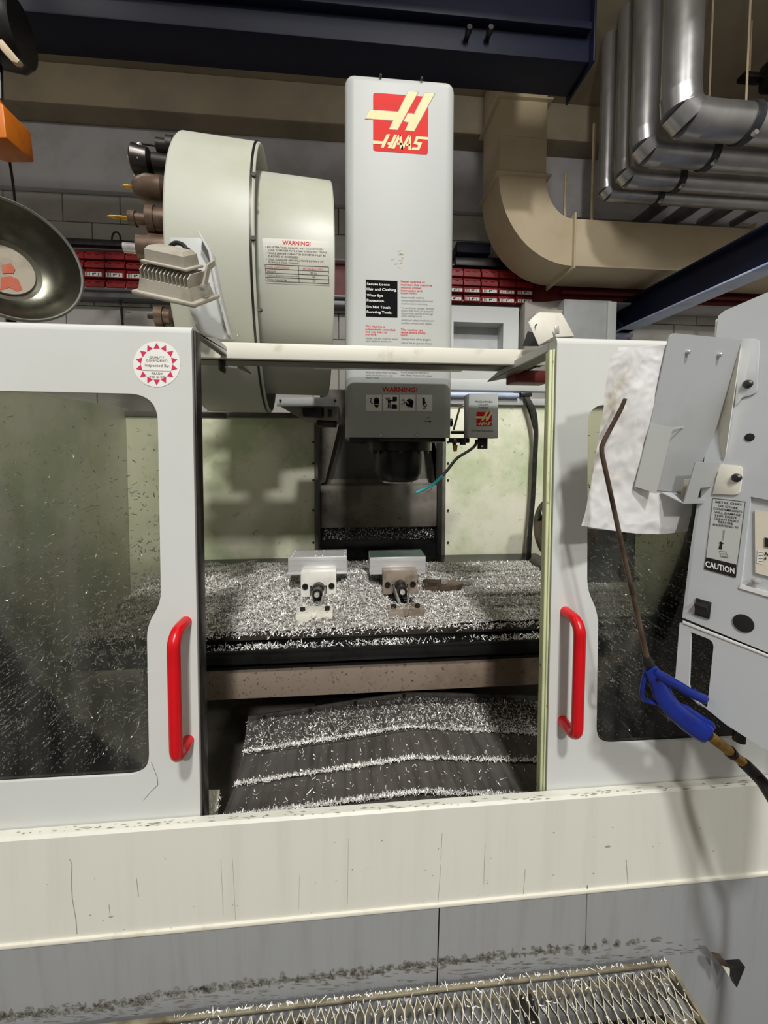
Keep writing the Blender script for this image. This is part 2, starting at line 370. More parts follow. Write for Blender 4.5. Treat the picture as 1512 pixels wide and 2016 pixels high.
def logo(proj, parent, fn, grow=14):
    q = round_poly([(x, y, 0) for x, y in LOGO['sq']], 45, 4)
    parent = Print(proj).poly([fn(p.x, p.y) for p in q]).build('logo_square', 'logo_red', parent)
    d = Print(proj)
    for p in LOGO['big']:
        c = V((0, 0)); 
        n = len(p)
        ar = sum(p[i][0] * p[(i + 1) % n][1] - p[(i + 1) % n][0] * p[i][1] for i in range(n))
        sg = 1 if ar > 0 else -1
        q = []
        for i in range(n):
            a, b, e = V(p[i - 1]), V(p[i]), V(p[(i + 1) % n])
            n1 = V((b.y - a.y, a.x - b.x)).normalized() * sg; n2 = V((e.y - b.y, b.x - e.x)).normalized() * sg
            t = (n1 + n2); t = t / max(.35, t.length_squared) * 2
            q.append(fn(*(b + t * grow * .6)))
        d.poly(q, .0003)
    d.build('logo_outline', 'logo_dark', parent)
    c = Print(proj)
    for p in LOGO['big'] + LOGO['small']: c.poly([fn(*k) for k in p], .0006)
    c.build('logo_letters', 'logo_cream', parent)

# chips: thousands of little curled strips
def chips(name, P, Nn, size, parent=None, m='chip', label=None, tilt=.6, segs=3):
    P = np.asarray(P, float); n = len(P); 
    if not hasattr(Nn, '__len__') or len(np.shape(Nn)) == 1: Nn = np.tile(np.asarray(Nn, float), (n, 1))
    a = rng.normal(size=(n, 3)); a -= (a * Nn).sum(1, keepdims=True) * Nn * (1 - tilt); a /= np.linalg.norm(a, axis=1, keepdims=True)
    b = np.cross(a, Nn + rng.normal(scale=.35, size=(n, 3))); b /= np.linalg.norm(b, axis=1, keepdims=True) + 1e-9
    c = np.cross(b, a)
    ln = size * np.clip(np.exp(rng.normal(0, .42, n)), .35, 3.2); wd = size * rng.uniform(.10, .24, n); cv = rng.uniform(.1, .9, n) * rng.choice([-1, 1], n)
    vs = []
    for k in range(segs + 1):
        t = k / segs - .5; th = t * cv * 2.6
        x = ln * np.sin(th) / (cv * 2.6); z = ln * (1 - np.cos(th)) / (np.abs(cv) * 2.6)
        base = P + a * x[:, None] + c * z[:, None] + np.abs(rng.normal(scale=.0006, size=(n, 1))) * Nn
        tw = b * np.cos(t * 1.2) + c * np.sin(t * 1.2)
        vs.append(base + tw * wd[:, None] / 2); vs.append(base - tw * wd[:, None] / 2)
    vs = np.stack(vs, 1)
    K = 2 * (segs + 1); off = np.arange(n)[:, None] * K
    fs = np.concatenate([off + np.array([2 * k, 2 * k + 1, 2 * k + 3, 2 * k + 2]) for k in range(segs)], 0)
    base = np.array(parent['_b']) if parent is not None else np.zeros(3)
    me = bpy.data.meshes.new(name)
    co = (vs.reshape(-1, 3) - base).astype(np.float32)
    me.vertices.add(len(co)); me.vertices.foreach_set('co', co.ravel())
    nf = len(fs); me.loops.add(nf * 4); me.polygons.add(nf)
    me.loops.foreach_set('vertex_index', fs.astype(np.int32).ravel())
    me.polygons.foreach_set('loop_start', np.arange(nf, dtype=np.int32) * 4)
    me.update(calc_edges=True); me.validate()
    o = finish(name, me, m, parent, 0)
    o['kind'] = 'stuff'
    if label: o['label'] = label
    return o

# ================================================================ the hall (setting)
WY = 3.2; XL, XR, YF, CEIL = -4.2, 5.0, -10.0, 4.09; YS, HI = .3, 8.2
struct('floor', MB().span((XL, YF, -.1), (XR, WY, 0)), 'floor')
struct('ceiling', MB().span((XL, YS, CEIL), (XR, WY + .2, CEIL + .1)), 'ceiling')
struct('ceiling.001', MB().span((XL, YF, HI), (XR, YS + .1, HI + .1)), 'ceiling')
struct('wall_upper', MB().span((XL, YS, CEIL + .1), (XR, YS + .1, HI)), 'wall')
struct('wall_left', MB().span((XL - .1, YF, 0), (XL, WY, HI)), 'wall')
struct('wall_right', MB().span((XR, YF, 0), (XR + .1, WY, HI)), 'wall')
struct('wall_front', MB().span((XL, YF - .1, 0), (XR, YF, HI)), 'wall')
wb = struct('wall_back', MB().span((XL, WY + .045, 0), (XR, WY + .2, CEIL)), 'wall')
z_ring = wZ(378, WY - .05, 240)
bh, bw = .205, .41
blk = None; row = 0; z = z_ring - bh
while z > 1.3:
    x = XL + (0.0 if row % 2 else bw / 2) - bw / 2 + .002
    while x < XR - .1:
        if blk is None:
            blk = MB().box((0, 0, 0), (bw - .006, .05, bh - .006), None, .003, 1).build('block', 'wall', wb)
            b0 = blk
        else:
            b0 = blk.copy(); COL.objects.link(b0)
        b0.location = (x + bw / 2, WY + .025 + random.uniform(-.0015, .0015), z + bh / 2)
        x += bw
    z -= bh; row += 1
struct('trim_3', MB().span((XL, WY + .002, 0), (XR, WY + .05, z + bh - .004), .004), 'wall')
struct('trim_1', MB().span((XL, WY - .05, z_ring), (XR, WY + .05, wZ(254, WY - .05, 300)), .006), 'conc')
struct('trim_2', MB().span((XL, WY - .22, wZ(254, WY - .05, 300)), (XR, WY + .05, CEIL), .01), 'ceiling')

# ---- overhead girder, along the hall
gY = 1.92; gz0 = wZ(72, gY, 600); gx1 = wX(1161, gY, 120)
t = thing('crane_girder', (0, gY, gz0), 'dark navy box girder running across the top of the frame above the machine', 'girder')
MB().span((XL + .02, gY, gz0), (gx1, gY + .195, gz0 + .34), .008).build('web', 'blue', t)
MB().span((XL + .02, gY - .045, gz0 + .11), (gx1 - .02, gY, gz0 + .145), .004).build('flange', 'blue', t)
MB().span((gx1, gY - .03, gz0 - .02), (gx1 + .012, gY + .22, gz0 + .38), .004).build('end_plate', 'blue', t)
for k in range(2):
    MB().lathe([(.0, 0), (.012, 0), (.016, .02), (.012, .04), (.012, .06)], at(925 + k * 42, 52, gY - .06) , (0, 1, 0), 16).build('roller', 'steel_dark', t)
MB().span((-1.2, gY + .05, gz0 + .33), (-1.1, gY + .2, CEIL)).build('hanger', 'blue', t)
MB().span((.9, gY + .05, gz0 + .33), (1.0, gY + .2, CEIL)).build('hanger', 'blue', t)

# ---- runway beam coming forward on the right
bx0 = wX(1211, 3.12, 640) - .02; bz0 = wZ(656, 3.12, 1211); bz1 = wZ(603, 3.12, 1211)
t = thing('runway_beam', (bx0, 2, bz0), 'navy steel beam slanting down behind the right door with its lower flange coloured pale as if lit', 'beam')
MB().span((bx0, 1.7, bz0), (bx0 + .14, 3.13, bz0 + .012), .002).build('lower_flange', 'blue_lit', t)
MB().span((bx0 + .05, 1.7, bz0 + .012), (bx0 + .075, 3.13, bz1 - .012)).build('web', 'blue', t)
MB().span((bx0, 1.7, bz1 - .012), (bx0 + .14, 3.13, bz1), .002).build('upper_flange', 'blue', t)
MB().span((bx0 - .03, 3.1, bz0 - .03), (bx0 + .17, 3.2, bz0 - .001), .003).build('bearing_plate', 'blue_lit', t)
MB().prism([(bx0 + .02, 3.02, bz0), (bx0 + .02, 3.19, bz0), (bx0 + .02, 3.19, bz1)], (.1, 0, 0)).build('bracket', 'blue', t)

# ---- beige duct with elbow
dY0, dY1 = 2.64, 2.97
dx0 = wX(984, dY0, 260); dx1 = wX(1077, dY0, 260)
dzt = wZ(430, dY0, 1120); dzb = wZ(524, dY0, 1140)
ex = wX(1128, dY0, 480); ez = wZ(346, dY0, 1030)
t = thing('ventilation_duct', ((dx0 + dx1) / 2, dY0, ez), 'beige rectangular air duct dropping from the ceiling and elbowing right', 'duct')
MB().span((dx0, dY0, ez), (dx1, dY1, CEIL - .001), .003).build('vertical_section', 'duct', t)
MB().span((ex, dY0, dzb), (XR - .02, dY1, dzt), .003).build('horizontal_section', 'duct', t)
cx, cz = ex, ez                                   # elbow turns about an inner corner
ri_x, ri_z = ex - dx1, ez - dzt; ro_x, ro_z = ex - dx0, ez - dzb
el = [];
for k in range(15):
    a = math.pi / 2 * k / 14; c_, s_ = math.cos(a), math.sin(a)
    i = (cx - ri_x * c_, cz - ri_z * s_); o = (cx - ro_x * c_, cz - ro_z * s_)
    el.append([(i[0], dY0, i[1]), (o[0], dY0, o[1]), (o[0], dY1, o[1]), (i[0], dY1, i[1])])
MB().rings(el, True).build('elbow', 'duct', t, 25)
def dflange(a, b, ax):
    m = MB(); e = .028
    if ax == 'z':
        m.span((a - e, dY0 - e, b - .006), (dx1 + e, dY1 + e, b + .006), .002)
    else:
        m.span((b - .006, dY0 - e, dzb - e), (b + .006, dY1 + e, dzt + e), .002)
    m.build('flange', 'duct', t)
dflange(dx0, ez, 'z'); dflange(0, ex, 'x'); dflange(0, wX(1482, dY0, 450), 'x'); dflange(dx0, wZ(196, dY0, 1030), 'z')
for xx in (.25, .6):
    MB().span((dx0 + .02, dY0 - .003, ez + xx), (dx1 - .02, dY0 + .002, ez + xx + .004)).build('seam', 'duct', t)
for px in (1112, 1166):
    rx = wX(px, 2.72, 400)
    r_ = MB().tube([(rx, 2.72, dzt + .0), (rx, 2.72, wZ(340 if px < 1130 else 244, 2.72, px))], .011, 8)
    r_.build('hanger_rod', 'rod', t)

# ---- four clad pipes: down from the ceiling, elbow, then right
pz = EYE + (885 - 370) / 770 * 2.5
PI_ = [(2.5, .048, wX(1193, 2.5, 360)), (2.345, .060, wX(1231, 2.345, 330)), (2.135, .071, wX(1269, 2.135, 270)), (1.92, .085, wX(1340, 1.92, 200))]
LB = ['thinnest silver clad pipe, outermost of the four nested elbows', 'second thinnest silver clad pipe, inside the outermost elbow',
      'second thickest silver clad pipe, third of the nested elbows', 'thickest silver clad pipe, innermost and nearest elbow']
ends = []
for (y, r, x), lb in zip(PI_, LB):
    t = thing('clad_pipe', (x, y, pz), lb, 'pipe', 'clad pipes under the ceiling')
    k = r * 1.15
    MB().tube([(x, y, CEIL - .001), (x, y, pz + k)], r, 28).build('riser', 'pipe', t)
    MB().tube([(x + k, y, pz), (XR - .01, y, pz)], r, 28).build('run', 'pipe', t)
    pp = [(x, y, pz + k + .004), (x + k * .07, y, pz + k * .45), (x + k * .45, y, pz + k * .07), (x + k + .004, y, pz)]
    for a, b in zip(pp, pp[1:]):
        d = (V(b) - V(a)); ext = d.normalized() * r * .16
        MB().tube([V(a) - ext, V(b) + ext], r * 1.03, 28).build('elbow_segment', 'pipe', t)
    bxp = 2.01 + .0 * y
    MB().lathe([(r * 1.01, -.02), (r * 1.1, -.02), (r * 1.1, .02), (r * 1.01, .02)], (bxp, y, pz), (1, 0, 0), 24, False).build('band', 'band', t)
    MB().lathe([(.0, 0), (.012, 0), (.012, .02), (0, .02)], (bxp, y - r * .5, pz - r * 1.02), (0, -1, 0), 10).build('band_bolt', 'steel', t)
    MB().tube([(bxp, y, pz + r), (bxp, y, CEIL - .001)], .005, 6).build('hanger_rod', 'rod', t)
# dim pipes behind them, running away towards the back wall
for k, (px, r) in enumerate(((1290, .045), (1355, .052), (1425, .05), (1490, .03))):
    p = at(px, 412, 2.95)
    MB().tube([(p.x, 2.72, p.z), (p.x, WY - .051, p.z)], r, 16).build('dim_pipe', 'pipe_dim')
    o = bpy.data.objects[[o.name for o in bpy.data.objects if o.name.startswith('dim_pipe')][-1]]
    tag(o, ['first dull grey pipe behind the clad pipes, nearest the elbows', 'second dull grey pipe behind the clad pipes', 'third dull grey pipe behind the clad pipes',
            'thinnest dull grey pipe behind the clad pipes'][k], 'pipe', 'dull pipes above the duct')
p0, p1 = at(1508, -80, 2.2), at(1372, 92, 2.75)
tag(MB().tube([p0, p1], .03, 10).build('dark_strut', 'table_dark'), 'dark strut slanting behind the thickest clad pipe', 'strut')
p0 = at(1520, 160, 2.3)
t = thing('pipe_hanger_clamp', p0, 'dark beam clamp hanging above the thickest pipe at the frame edge', 'clamp')
MB().box(at(1530, 150, 2.3), (.16, .1, .16), None, .02).build('block', 'table_dark', t)
MB().span(at(1468, 138, 2.3), at(1490, 170, 2.36), .006).build('jaw', 'steel_dark', t)
MB().tube([at(1476, 140, 2.33), V((at(1476, 140, 2.33).x, 2.33, CEIL - .001))], .004, 6).build('hanger_rod', 'rod', t)

# ---- rack of red bins along the back wall
ry = 3.06
rz0 = wZ(568, ry, 250); rz1 = wZ(491, ry, 250)
rx0, rx1 = wX(60, ry, 530), wX(1046, ry, 570)
t = thing('bin_rack', (rx0, ry, rz0), 'red wall rack holding rows of dark red bins behind the machine', 'rack')
MB().span((rx0, WY - .055, rz0), (rx1, WY - .001, rz1)).build('back_panel', 'rack', t)
MB().span((rx0, ry - .02, rz0 - .012), (rx1, WY - .001, rz0), .002).build('shelf', 'conc', t)
MB().span((rx0, ry + .02, rz0 - .06), (rx1, WY - .001, rz0 - .013), .003).build('under_rail', 'pipe_dim', t)
MB().span((rx0, ry + .03, rz1 + .004), (rx1, WY - .001, rz1 + .014), .002).build('top_rail', 'conc', t)
cw, ch = wX(1100, ry, 560), None
# second part of the rack, angled, then nearer, behind the duct
MB().prism([(rx1, WY - .02, rz0), (rx1, ry - .0, rz0), (cw, 2.98, rz0), (4.2, 2.98, rz0), (4.2, WY - .02, rz0)], (0, 0, -.012)).build('shelf', 'conc', t)
MB().prism([(rx1 + .02, WY - .03, rz0), (rx1 + .02, ry + .06, rz0), (cw + .02, 3.05, rz0), (4.2, 3.05, rz0), (4.2, WY - .03, rz0)], (0, 0, .31)).build('back_panel', 'rack', t)
for dz in (.06, .13, .2):
    MB().span((cw, 3.0, rz0 + dz), (4.2, 3.05, rz0 + dz + .03), .004).build('rail', 'rack', t)
rows = [(494, 511, 0), (512, 528, 0), (529, 548, 1), (549, 566, 0)]
pitch = .1405
proto = None
def bin_label(root, h, lz):
    m = MB().span((-.052, -.045, lz - .019), (.05, -.0435, lz + .019)); return m
def make_bin(h, card):
    o = MB()
    wv = pitch / 2 - .004
    prof = [(-.042, -h / 2), (-.042, h * .12), (-.028, h * .12), (-.024, h * .5), (.05, h * .5), (.05, -h / 2)]
    o.prism([(-wv, y, z_) for y, z_ in prof], (wv * 2, 0, 0), .002, 1)
    for sx in (-.035, .02):
        o.span((sx - .014, -.048, h * .02), (sx + .014, -.041, h * .12), .002, 1)
    b = o.build('storage_bin', 'bin')
    kids = []
    if card:
        kids.append(MB().span((-.056, -.0445, -h * .42), (.054, -.0425, h * .02)).build('label_card', 'white', b))
        m = MB()
        for k, wd in enumerate((.004, .003, .005)): m.span((-.048 + k * .009, -.0452, -h * .38), (-.048 + k * .009 + wd, -.0444, -.001))
        m.span((-.008, -.0452, -h * .32), (.002, -.0444, -h * .05)).span((.004, -.0452, -h * .18), (.016, -.0444, -h * .05)).span((.03, -.0452, -h * .36), (.034, -.0444, -.004))
        kids.append(m.build('card_print', 'ink', b))
    return b, kids
nb = 0
for seg, (xa, xb, rws) in enumerate(((wX(150, ry, 520), wX(330, ry, 520), rows), (wX(893, ry, 560), rx1 - .01, [(527, 545, 0), (546, 562, 0), (563, 577, 1), (579, 594, 1)]))):
    for ri, (ya, yb, card) in enumerate(rws):
        px = 250 if seg == 0 else 960
        za, zb = wZ(yb, ry - .04, px), wZ(ya, ry - .04, px); h = zb - za - .002
        proto = make_bin(h, card)
        x = xa; first = True; nb = 0
        while x < xb:
            if first: b, ks = proto; first = False
            else:
                b = proto[0].copy(); COL.objects.link(b)
                for kk in proto[1]:
                    c = kk.copy(); COL.objects.link(c); c.parent = b
            b.location = (x + random.uniform(-.002, .002), ry + .01 + random.uniform(-.006, .004), (za + zb) / 2)
            side = 'left of the tool drum' if seg == 0 else 'beside the beige duct'
            rn = ['top', 'second', 'third', 'bottom'][ri]
            od = ['first', 'second', 'third', 'fourth', 'fifth', 'sixth', 'seventh', 'eighth'][nb]; nb += 1
            tag(b, '%s dark red bin from the left, %s rack row, %s' % (od, rn, side), 'bin', '%s row of red bins %s' % (rn, side))
            x += pitch

# conduit, loop and cable on the left wall
y = 3.04; zc = wZ(479, y, 250)
t = thing('wall_conduit', (wX(60, y, 479), y, zc), 'dark conduit with a small cable loop above the left bins', 'conduit')
MB().span((wX(60, y), y, wZ(485, y, 250)), (wX(335, y), WY - .02, wZ(473, y, 250)), .004).build('conduit', 'band', t)
lc = at(231, 474, y)
MB().tube([lc + V((.03 * math.cos(a), -.012, .055 * math.sin(a))) for a in [math.pi * k / 12 for k in range(13)]], .006, 8).build('cable_loop', 'rubber', t)
t = thing('drop_cable', at(237, 575, 3.12), 'black cable hanging down the wall below the left bins', 'cable')
MB().tube([at(235, 569, 3.13), at(236, 590, 3.135), at(239, 612, 3.135), at(244, 680, 3.14)], .008, 8).build('cable', 'rubber', t)
MB().tube([at(234, 594, 3.11), at(249, 596, 3.11)], .006, 8).build('clip', 'rubber', t)
MB().span((wX(893, 3.03), 3.0, wZ(497, 3.0, 920)), (wX(960, 3.0), 3.18, wZ(476, 3.0, 920)), .004).build('blue_rail', 'blue')
tag(bpy.data.objects['blue_rail'], 'short navy rail on the wall just left of the duct elbow', 'rail')
t = thing('cable_tray', at(930, 516, 3.05), 'black cable tray with a loop above the bins beside the duct', 'tray')
MB().span((wX(893, 3.05), 3.05, wZ(523, 3.05, 930)), (rx1, WY - .01, wZ(505, 3.05, 930)), .004).build('tray', 'black', t)
lc = at(898, 504, 3.04)
MB().tube([lc + V((.02 * math.cos(a), -.012, .03 * math.sin(a))) for a in [math.pi * k / 10 for k in range(11)]], .005, 8).build('cable_loop', 'rubber', t)

# grey frame and panels behind the machine on the right
y = 2.5
t = thing('grey_window_frame', at(960, 640, y), 'pale grey square frame standing behind the machine column', 'frame')
a, b, c, d = wX(868, y, 640), wX(1021, y, 640), wX(893, y, 640), wX(991, y, 640)
zt, zi, zb_ = wZ(603, y, 950), wZ(635, y, 950), wZ(720, y, 950)
MB().plate([(a, y, zb_), (b, y, zb_), (b, y, zt), (a, y, zt)], [[(c, y, zb_ + .06), (d, y, zb_ + .06), (d, y, zi), (c, y, zi)]], (0, .12, 0)).build('frame', 'paint_plain', t)
MB().span((a, y + .1, zb_), (b, y + .13, zt - .01)).build('back_sheet', 'grey_dark', t)
MB().span((a + .02, y + .02, 0), (b - .02, y + .4, zb_)).build('cabinet_body', 'paint_plain', t)
t = thing('wall_cabinet', at(1150, 640, 2.9), 'plain grey cabinet against the wall under the duct', 'cabinet')
MB().span((wX(1104, 2.9), 2.9, 1.4), (wX(1196, 2.9), 3.15, wZ(590, 2.9, 1150)), .004).build('body', 'grey_dark', t)
MB().span((wX(1186, 2.9), 2.88, 1.4), (wX(1206, 2.88), 3.0, wZ(593, 2.88, 1196)), .004).build('edge_post', 'paint_plain', t)
MB().span((wX(1026, 3.02), 3.0, 1.5), (wX(1104, 3.0), 3.1, wZ(594, 3.0, 1060)), .004).build('side_panel', 'wall', t)

# ---- left: dull metal dish, hoist, orange block
ctr = CAM + ray(22, 512).normalized() * 1.95
ax = (CAM - ctr).normalized(); ax = (ax + V((.25, 0, .38))).normalized()
R_ = .197
t = thing('metal_dish', ctr, 'large round dull metal dish with pale centre behind the left door', 'dish')
MB().lathe([(.001, -.115), (R_ * .45, -.11), (R_ * .7, -.085), (R_ * .88, -.045), (R_ * .99, 0), (R_, 0), (R_ * .9, -.05), (R_ * .7, -.095), (.001, -.125)], ctr, ax, 64, False).build('bowl', 'dish', t)
MB().lathe([(R_ * .985, -.008), (R_ * 1.02, -.008), (R_ * 1.03, .004), (R_ * 1.0, .01), (R_ * .975, .004)], ctr, ax, 64, False).build('rim', 'rim', t)
MB().lathe([(.001, -.1), (R_ * .42, -.098), (R_ * .44, -.109), (.001, -.112)], ctr, ax, 40, False).build('centre_disc', 'dish_mid', t)
pd = plane(ctr + ax * -.0975, ax)
Print(pd).poly([(2, 522), (22, 518), (30, 530), (26, 538), (5, 538)]).poly([(2, 546), (22, 544), (36, 550), (44, 570), (34, 574), (18, 566), (0, 572)]).build('red_blotches', 'dish_red', t)  # dull red blotches over the pale centre disc
MB().tube([ctr - ax * .12, ctr - ax * .2 + V((-.1, .2, -.3)), ctr - ax * .2 + V((-.12, .3, -.9))], .016, 10).build('arm', 'steel_dark', t)
by = 1.62
bp = [(-60, 196), (0, 194), (12, 212), (26, 228), (62, 262), (68, 321), (14, 321), (-20, 308), (-60, 300)]
t = thing('orange_hook_block', at(5, 260, by), 'orange wedge shaped hoist block hanging at the left edge', 'hoist block')
m = MB(); m.prism([at(x, y_, by) for x, y_ in bp], (0, -.12, 0), .006); m.build('housing', 'orange', t)
m = MB(); m.prism([at(-60, 262, by - .002), at(0, 262, by - .002), at(52, 318, by - .002), at(14, 319, by - .002), at(-20, 307, by - .002), at(-60, 299, by - .002)], (0, -.1, -.004), .012); m.build('lower_cheek', 'orange', t)
MB().tube([at(2, 196, by + .07), at(0, 120, by + .07)], .008, 8).build('chain', 'table_dark', t)
tag(MB().tube([at(18, 312, by + .05), at(24, 350, by + .05), at(29, 392, by + .08), at(32, 470, by + .12)], .0045, 8).build('pull_cord', 'rubber'), 'thin dark cord hanging below the orange hoist block', 'cord')
t = thing('hoist_trolley', at(20, 60, 1.7), 'black hoist trolley under the girder in the top left corner', 'hoist')
m = MB(); m.lathe([(.0, -.1), (.1, -.1), (.12, -.07), (.12, .07), (.1, .1), (0, .1)], at(-18, 52, 1.66), (1, .2, 0), 28); m.build('drum', 'black', t)
m = MB(); m.span(at(-160, -60, 1.62), at(-30, 60, 1.8), .02); m.build('body', 'black', t)
m = MB(); m.prism([at(-4, 78, 1.53), at(3, 76, 1.53), at(38, 118, 1.53), at(34, 124, 1.53), at(22, 120, 1.53), at(0, 96, 1.53)], (0, .02, 0), .003); m.build('guide_plate', 'rod', t)
MB().span(at(-100, -60, 1.66), V((at(-60, -60, 1.7).x, 1.78, CEIL - .002))).build('hanger', 'black', t)

# ================================================================ machine enclosure
SY = 0.65; DY = 0.668
z_sf = wZ(1597, SY, 756)                                  # front lip of the sill
zlip = z_sf
t = enc = thing('machine_enclosure', (0.1, SY, 0.1), 'grey sheet metal enclosure of the milling machine below and between its doors', 'machine')
z_bend = wZ(1790, SY, 756)
tan_t = math.tan(math.radians(4))
# lower apron leans back; find where the grating meets it (photo row 1948 at x=756)
zb = .36
for k in range(60):
    yb = SY + tan_t * (z_bend - zb); zb = wZ(1948, yb, 756)
yb = SY + tan_t * (z_bend - zb)
AX0, AX1 = -1.05, 1.25
m = MB(); m.prism([(AX0, SY, z_bend), (AX0, SY, z_sf - .004), (AX0, SY + .004, z_sf), (AX0, SY + .016, z_sf + .0005), (AX0, SY + .016, z_sf - .012), (AX0, SY + .01, z_bend)], (AX1 - AX0, 0, 0)); m.build('front_apron', 'apron', enc)
MB().span((AX0, SY - .0035, z_bend - .004), (AX1, SY + .004, z_bend + .003), .0015).build('apron_seam', 'cream', enc)
xs = wX(850, SY + .06, 1850)
zlow = .08; ylow = SY + tan_t * (z_bend - zlow)
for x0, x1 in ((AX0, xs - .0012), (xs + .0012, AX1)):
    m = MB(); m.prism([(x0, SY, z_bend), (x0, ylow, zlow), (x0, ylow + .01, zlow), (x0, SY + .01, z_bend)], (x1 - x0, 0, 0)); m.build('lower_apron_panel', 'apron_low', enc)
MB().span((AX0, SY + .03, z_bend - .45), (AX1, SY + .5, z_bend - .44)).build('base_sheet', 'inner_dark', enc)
lowp = plane((0, SY, z_bend), (0, -math.cos(math.radians(4)), -math.sin(math.radians(4))), .0008)
# grime along the foot of the apron
g = Print(lowp)
def rowline(x): return 1948 - (x - 756) * .111
for k in range(900):
    x = random.uniform(-60, 1300)
    if random.random() < max(0, (x - 900) / 500): continue
    y = rowline(x) - 40 + random.gauss(0, 4.5) + (10 if x < 300 else 0); hh = abs(random.gauss(0, 3)) + 1.2; ww = random.uniform(1.5, 7)
    g.poly([(x - ww, y - hh * .3), (x, y - hh), (x + ww, y - hh * .2), (x + ww * .7, y + hh * .6), (x - ww * .8, y + hh * .5)])
for k in range(260):
    x = random.uniform(-60, 1380); y = rowline(x) - random.uniform(4, 30); ww = random.uniform(2, 14); hh = random.uniform(.4, 1.4)
    g.poly([(x - ww, y), (x, y - hh), (x + ww, y - ww * .11), (x, y + hh)])
g.build('grime_line', 'grime', enc)['kind'] = 'stuff'
g = Print(lowp); g.line((1156, 1742), (1152, 1880), 1.0).build('scratch_line', 'scratch', enc)
g = Print(yplane(SY, .0008))
for pts_, w_ in ((((137, 1690), (142, 1700), (141, 1740), (143, 1770), (150, 1810), (152, 1838)), 1.1), (((269, 1728), (273, 1764)), .9), (((215, 1780), (217, 1800)), .8), (((435, 1690), (440, 1800)), .5), (((458, 1690), (464, 1810)), .5), (((590, 1720), (588, 1790)), .5), (((686, 1650), (684, 1780)), .6),
                 (((870, 1640), (868, 1690)), .7), (((955, 1660), (952, 1740)), .5), (((1232, 1690), (1236, 1740)), .6), (((868, 1700), (862, 1780)), .5), (((1034, 1710), (1030, 1760)), .5)):
    for a_, b_ in zip(pts_, pts_[1:]): g.line(a_, b_, w_)
for k in range(40):
    x = random.uniform(20, 1480); y = random.uniform(1650, 1800) - (x - 756) * .08; g.disc((x, y), random.uniform(.6, 1.6), random.uniform(.6, 1.8), 8)
g.poly([(214, 1804), (219, 1802), (224, 1803), (217, 1807)]).poly([(1190, 1666), (1198, 1663), (1203, 1666), (1195, 1669)])
g.build('drip_marks', 'drip', enc)['kind'] = 'stuff'
g = Print(plane((0, 0, z_sf + .0009), (0, 0, 1)))
for k in range(150):
    x = random.uniform(10, 1480); y = 1589 - (x - 756) * .068 + random.uniform(-4, 5); ww = random.uniform(1, 9)
    g.poly([(x - ww, y + ww * .07), (x, y - random.uniform(.4, 1.4)), (x + ww, y - ww * .07), (x, y + random.uniform(.4, 1.4))])
g.build('sill_grime', 'drip', enc)['kind'] = 'stuff'
# interior
EX0, EX1, BY = -0.95, 1.2, 1.75
zbp_l = wZ(822, BY, 500); zbp_r = wZ(798, BY, 990); zt = .995
xa, xb = wX(623, BY, 950), wX(873, BY, 950)
ybk = 2.02
m = MB(); m.span((EX0, BY, .62), (xa, BY + .02, zbp_l), .002); m.build('back_panel', 'inner', enc)
m = MB(); m.span((xb, BY, .62), (EX1, BY + .02, zbp_r), .002); m.build('back_panel', 'inner', enc)
for k, (x, s) in enumerate(((xa, -1), (xb, 1))):
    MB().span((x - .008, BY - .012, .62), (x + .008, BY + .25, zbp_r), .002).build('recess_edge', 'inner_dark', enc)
    for py in (870, 912, 945, 1005, 1068):
        c = at((617 if s < 0 else 882), py, BY - .001)
        MB().lathe([(.0001, -.006), (.004, -.005), (.005, 0)], c, (0, 1, 0), 10).build('rivet', 'hole', enc)
MB().span((EX0, BY - .01, zbp_l - .0), (xa - .01, BY + .05, zbp_l + .022), .003).build('panel_rail', 'inner_dark', enc)
MB().span((xb, BY - .02, zbp_r), (EX1, BY + .05, zbp_r + .03), .003).build('panel_rail', 'grey_dark', enc)
MB().tube([(xb - .02, BY - .03, zbp_r + .04), (wX(1020, BY - .03, 785), BY - .03, zbp_r + .04)], .012, 12).build('conduit_tube', 'blue_lit', enc)
MB().span((xb - .01, BY - .01, zbp_r + .065), (EX1, BY + .05, zbp_r + .115), .003).build('upper_rail', 'paint_plain', enc)
MB().span((EX0 - .02, SY + .08, .6), (EX0, BY + .02, 1.62), .002).build('side_panel', 'inner', enc)
MB().span((EX1, SY + .08, .6), (EX1 + .02, BY + .02, 1.62), .002).build('side_panel', 'inner', enc)
MB().span((EX0, SY + .03, .58), (EX1, BY, .6)).build('chip_pan', 'inner_dirty', enc)
# column recess with its cover plates
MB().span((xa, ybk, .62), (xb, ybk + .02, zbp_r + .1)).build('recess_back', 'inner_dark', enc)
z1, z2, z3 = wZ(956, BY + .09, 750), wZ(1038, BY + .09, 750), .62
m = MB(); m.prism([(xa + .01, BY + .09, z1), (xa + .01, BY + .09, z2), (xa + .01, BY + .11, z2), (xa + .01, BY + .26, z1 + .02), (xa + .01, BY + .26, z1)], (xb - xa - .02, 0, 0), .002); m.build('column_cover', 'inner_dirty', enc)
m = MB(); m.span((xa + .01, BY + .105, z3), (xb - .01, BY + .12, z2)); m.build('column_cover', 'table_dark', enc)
for px0, px1 in ((682, 640), (836, 872)):
    a, b = at(px0, 860, BY + .12), at(px1, 948, BY + .12); s = -.12 if px1 < px0 else .12
    e = V((xa + .008 if s < 0 else xb - .008, 0, 0)).x
    MB().prism([(a.x, BY + .12, zbp_r + .06), (b.x, BY + .12, b.z), (e, BY + .12, b.z - .01), (e, BY + .12, zbp_r + .06)], (0, .015, 0)).build('gusset_plate', 'inner_dirty', enc)
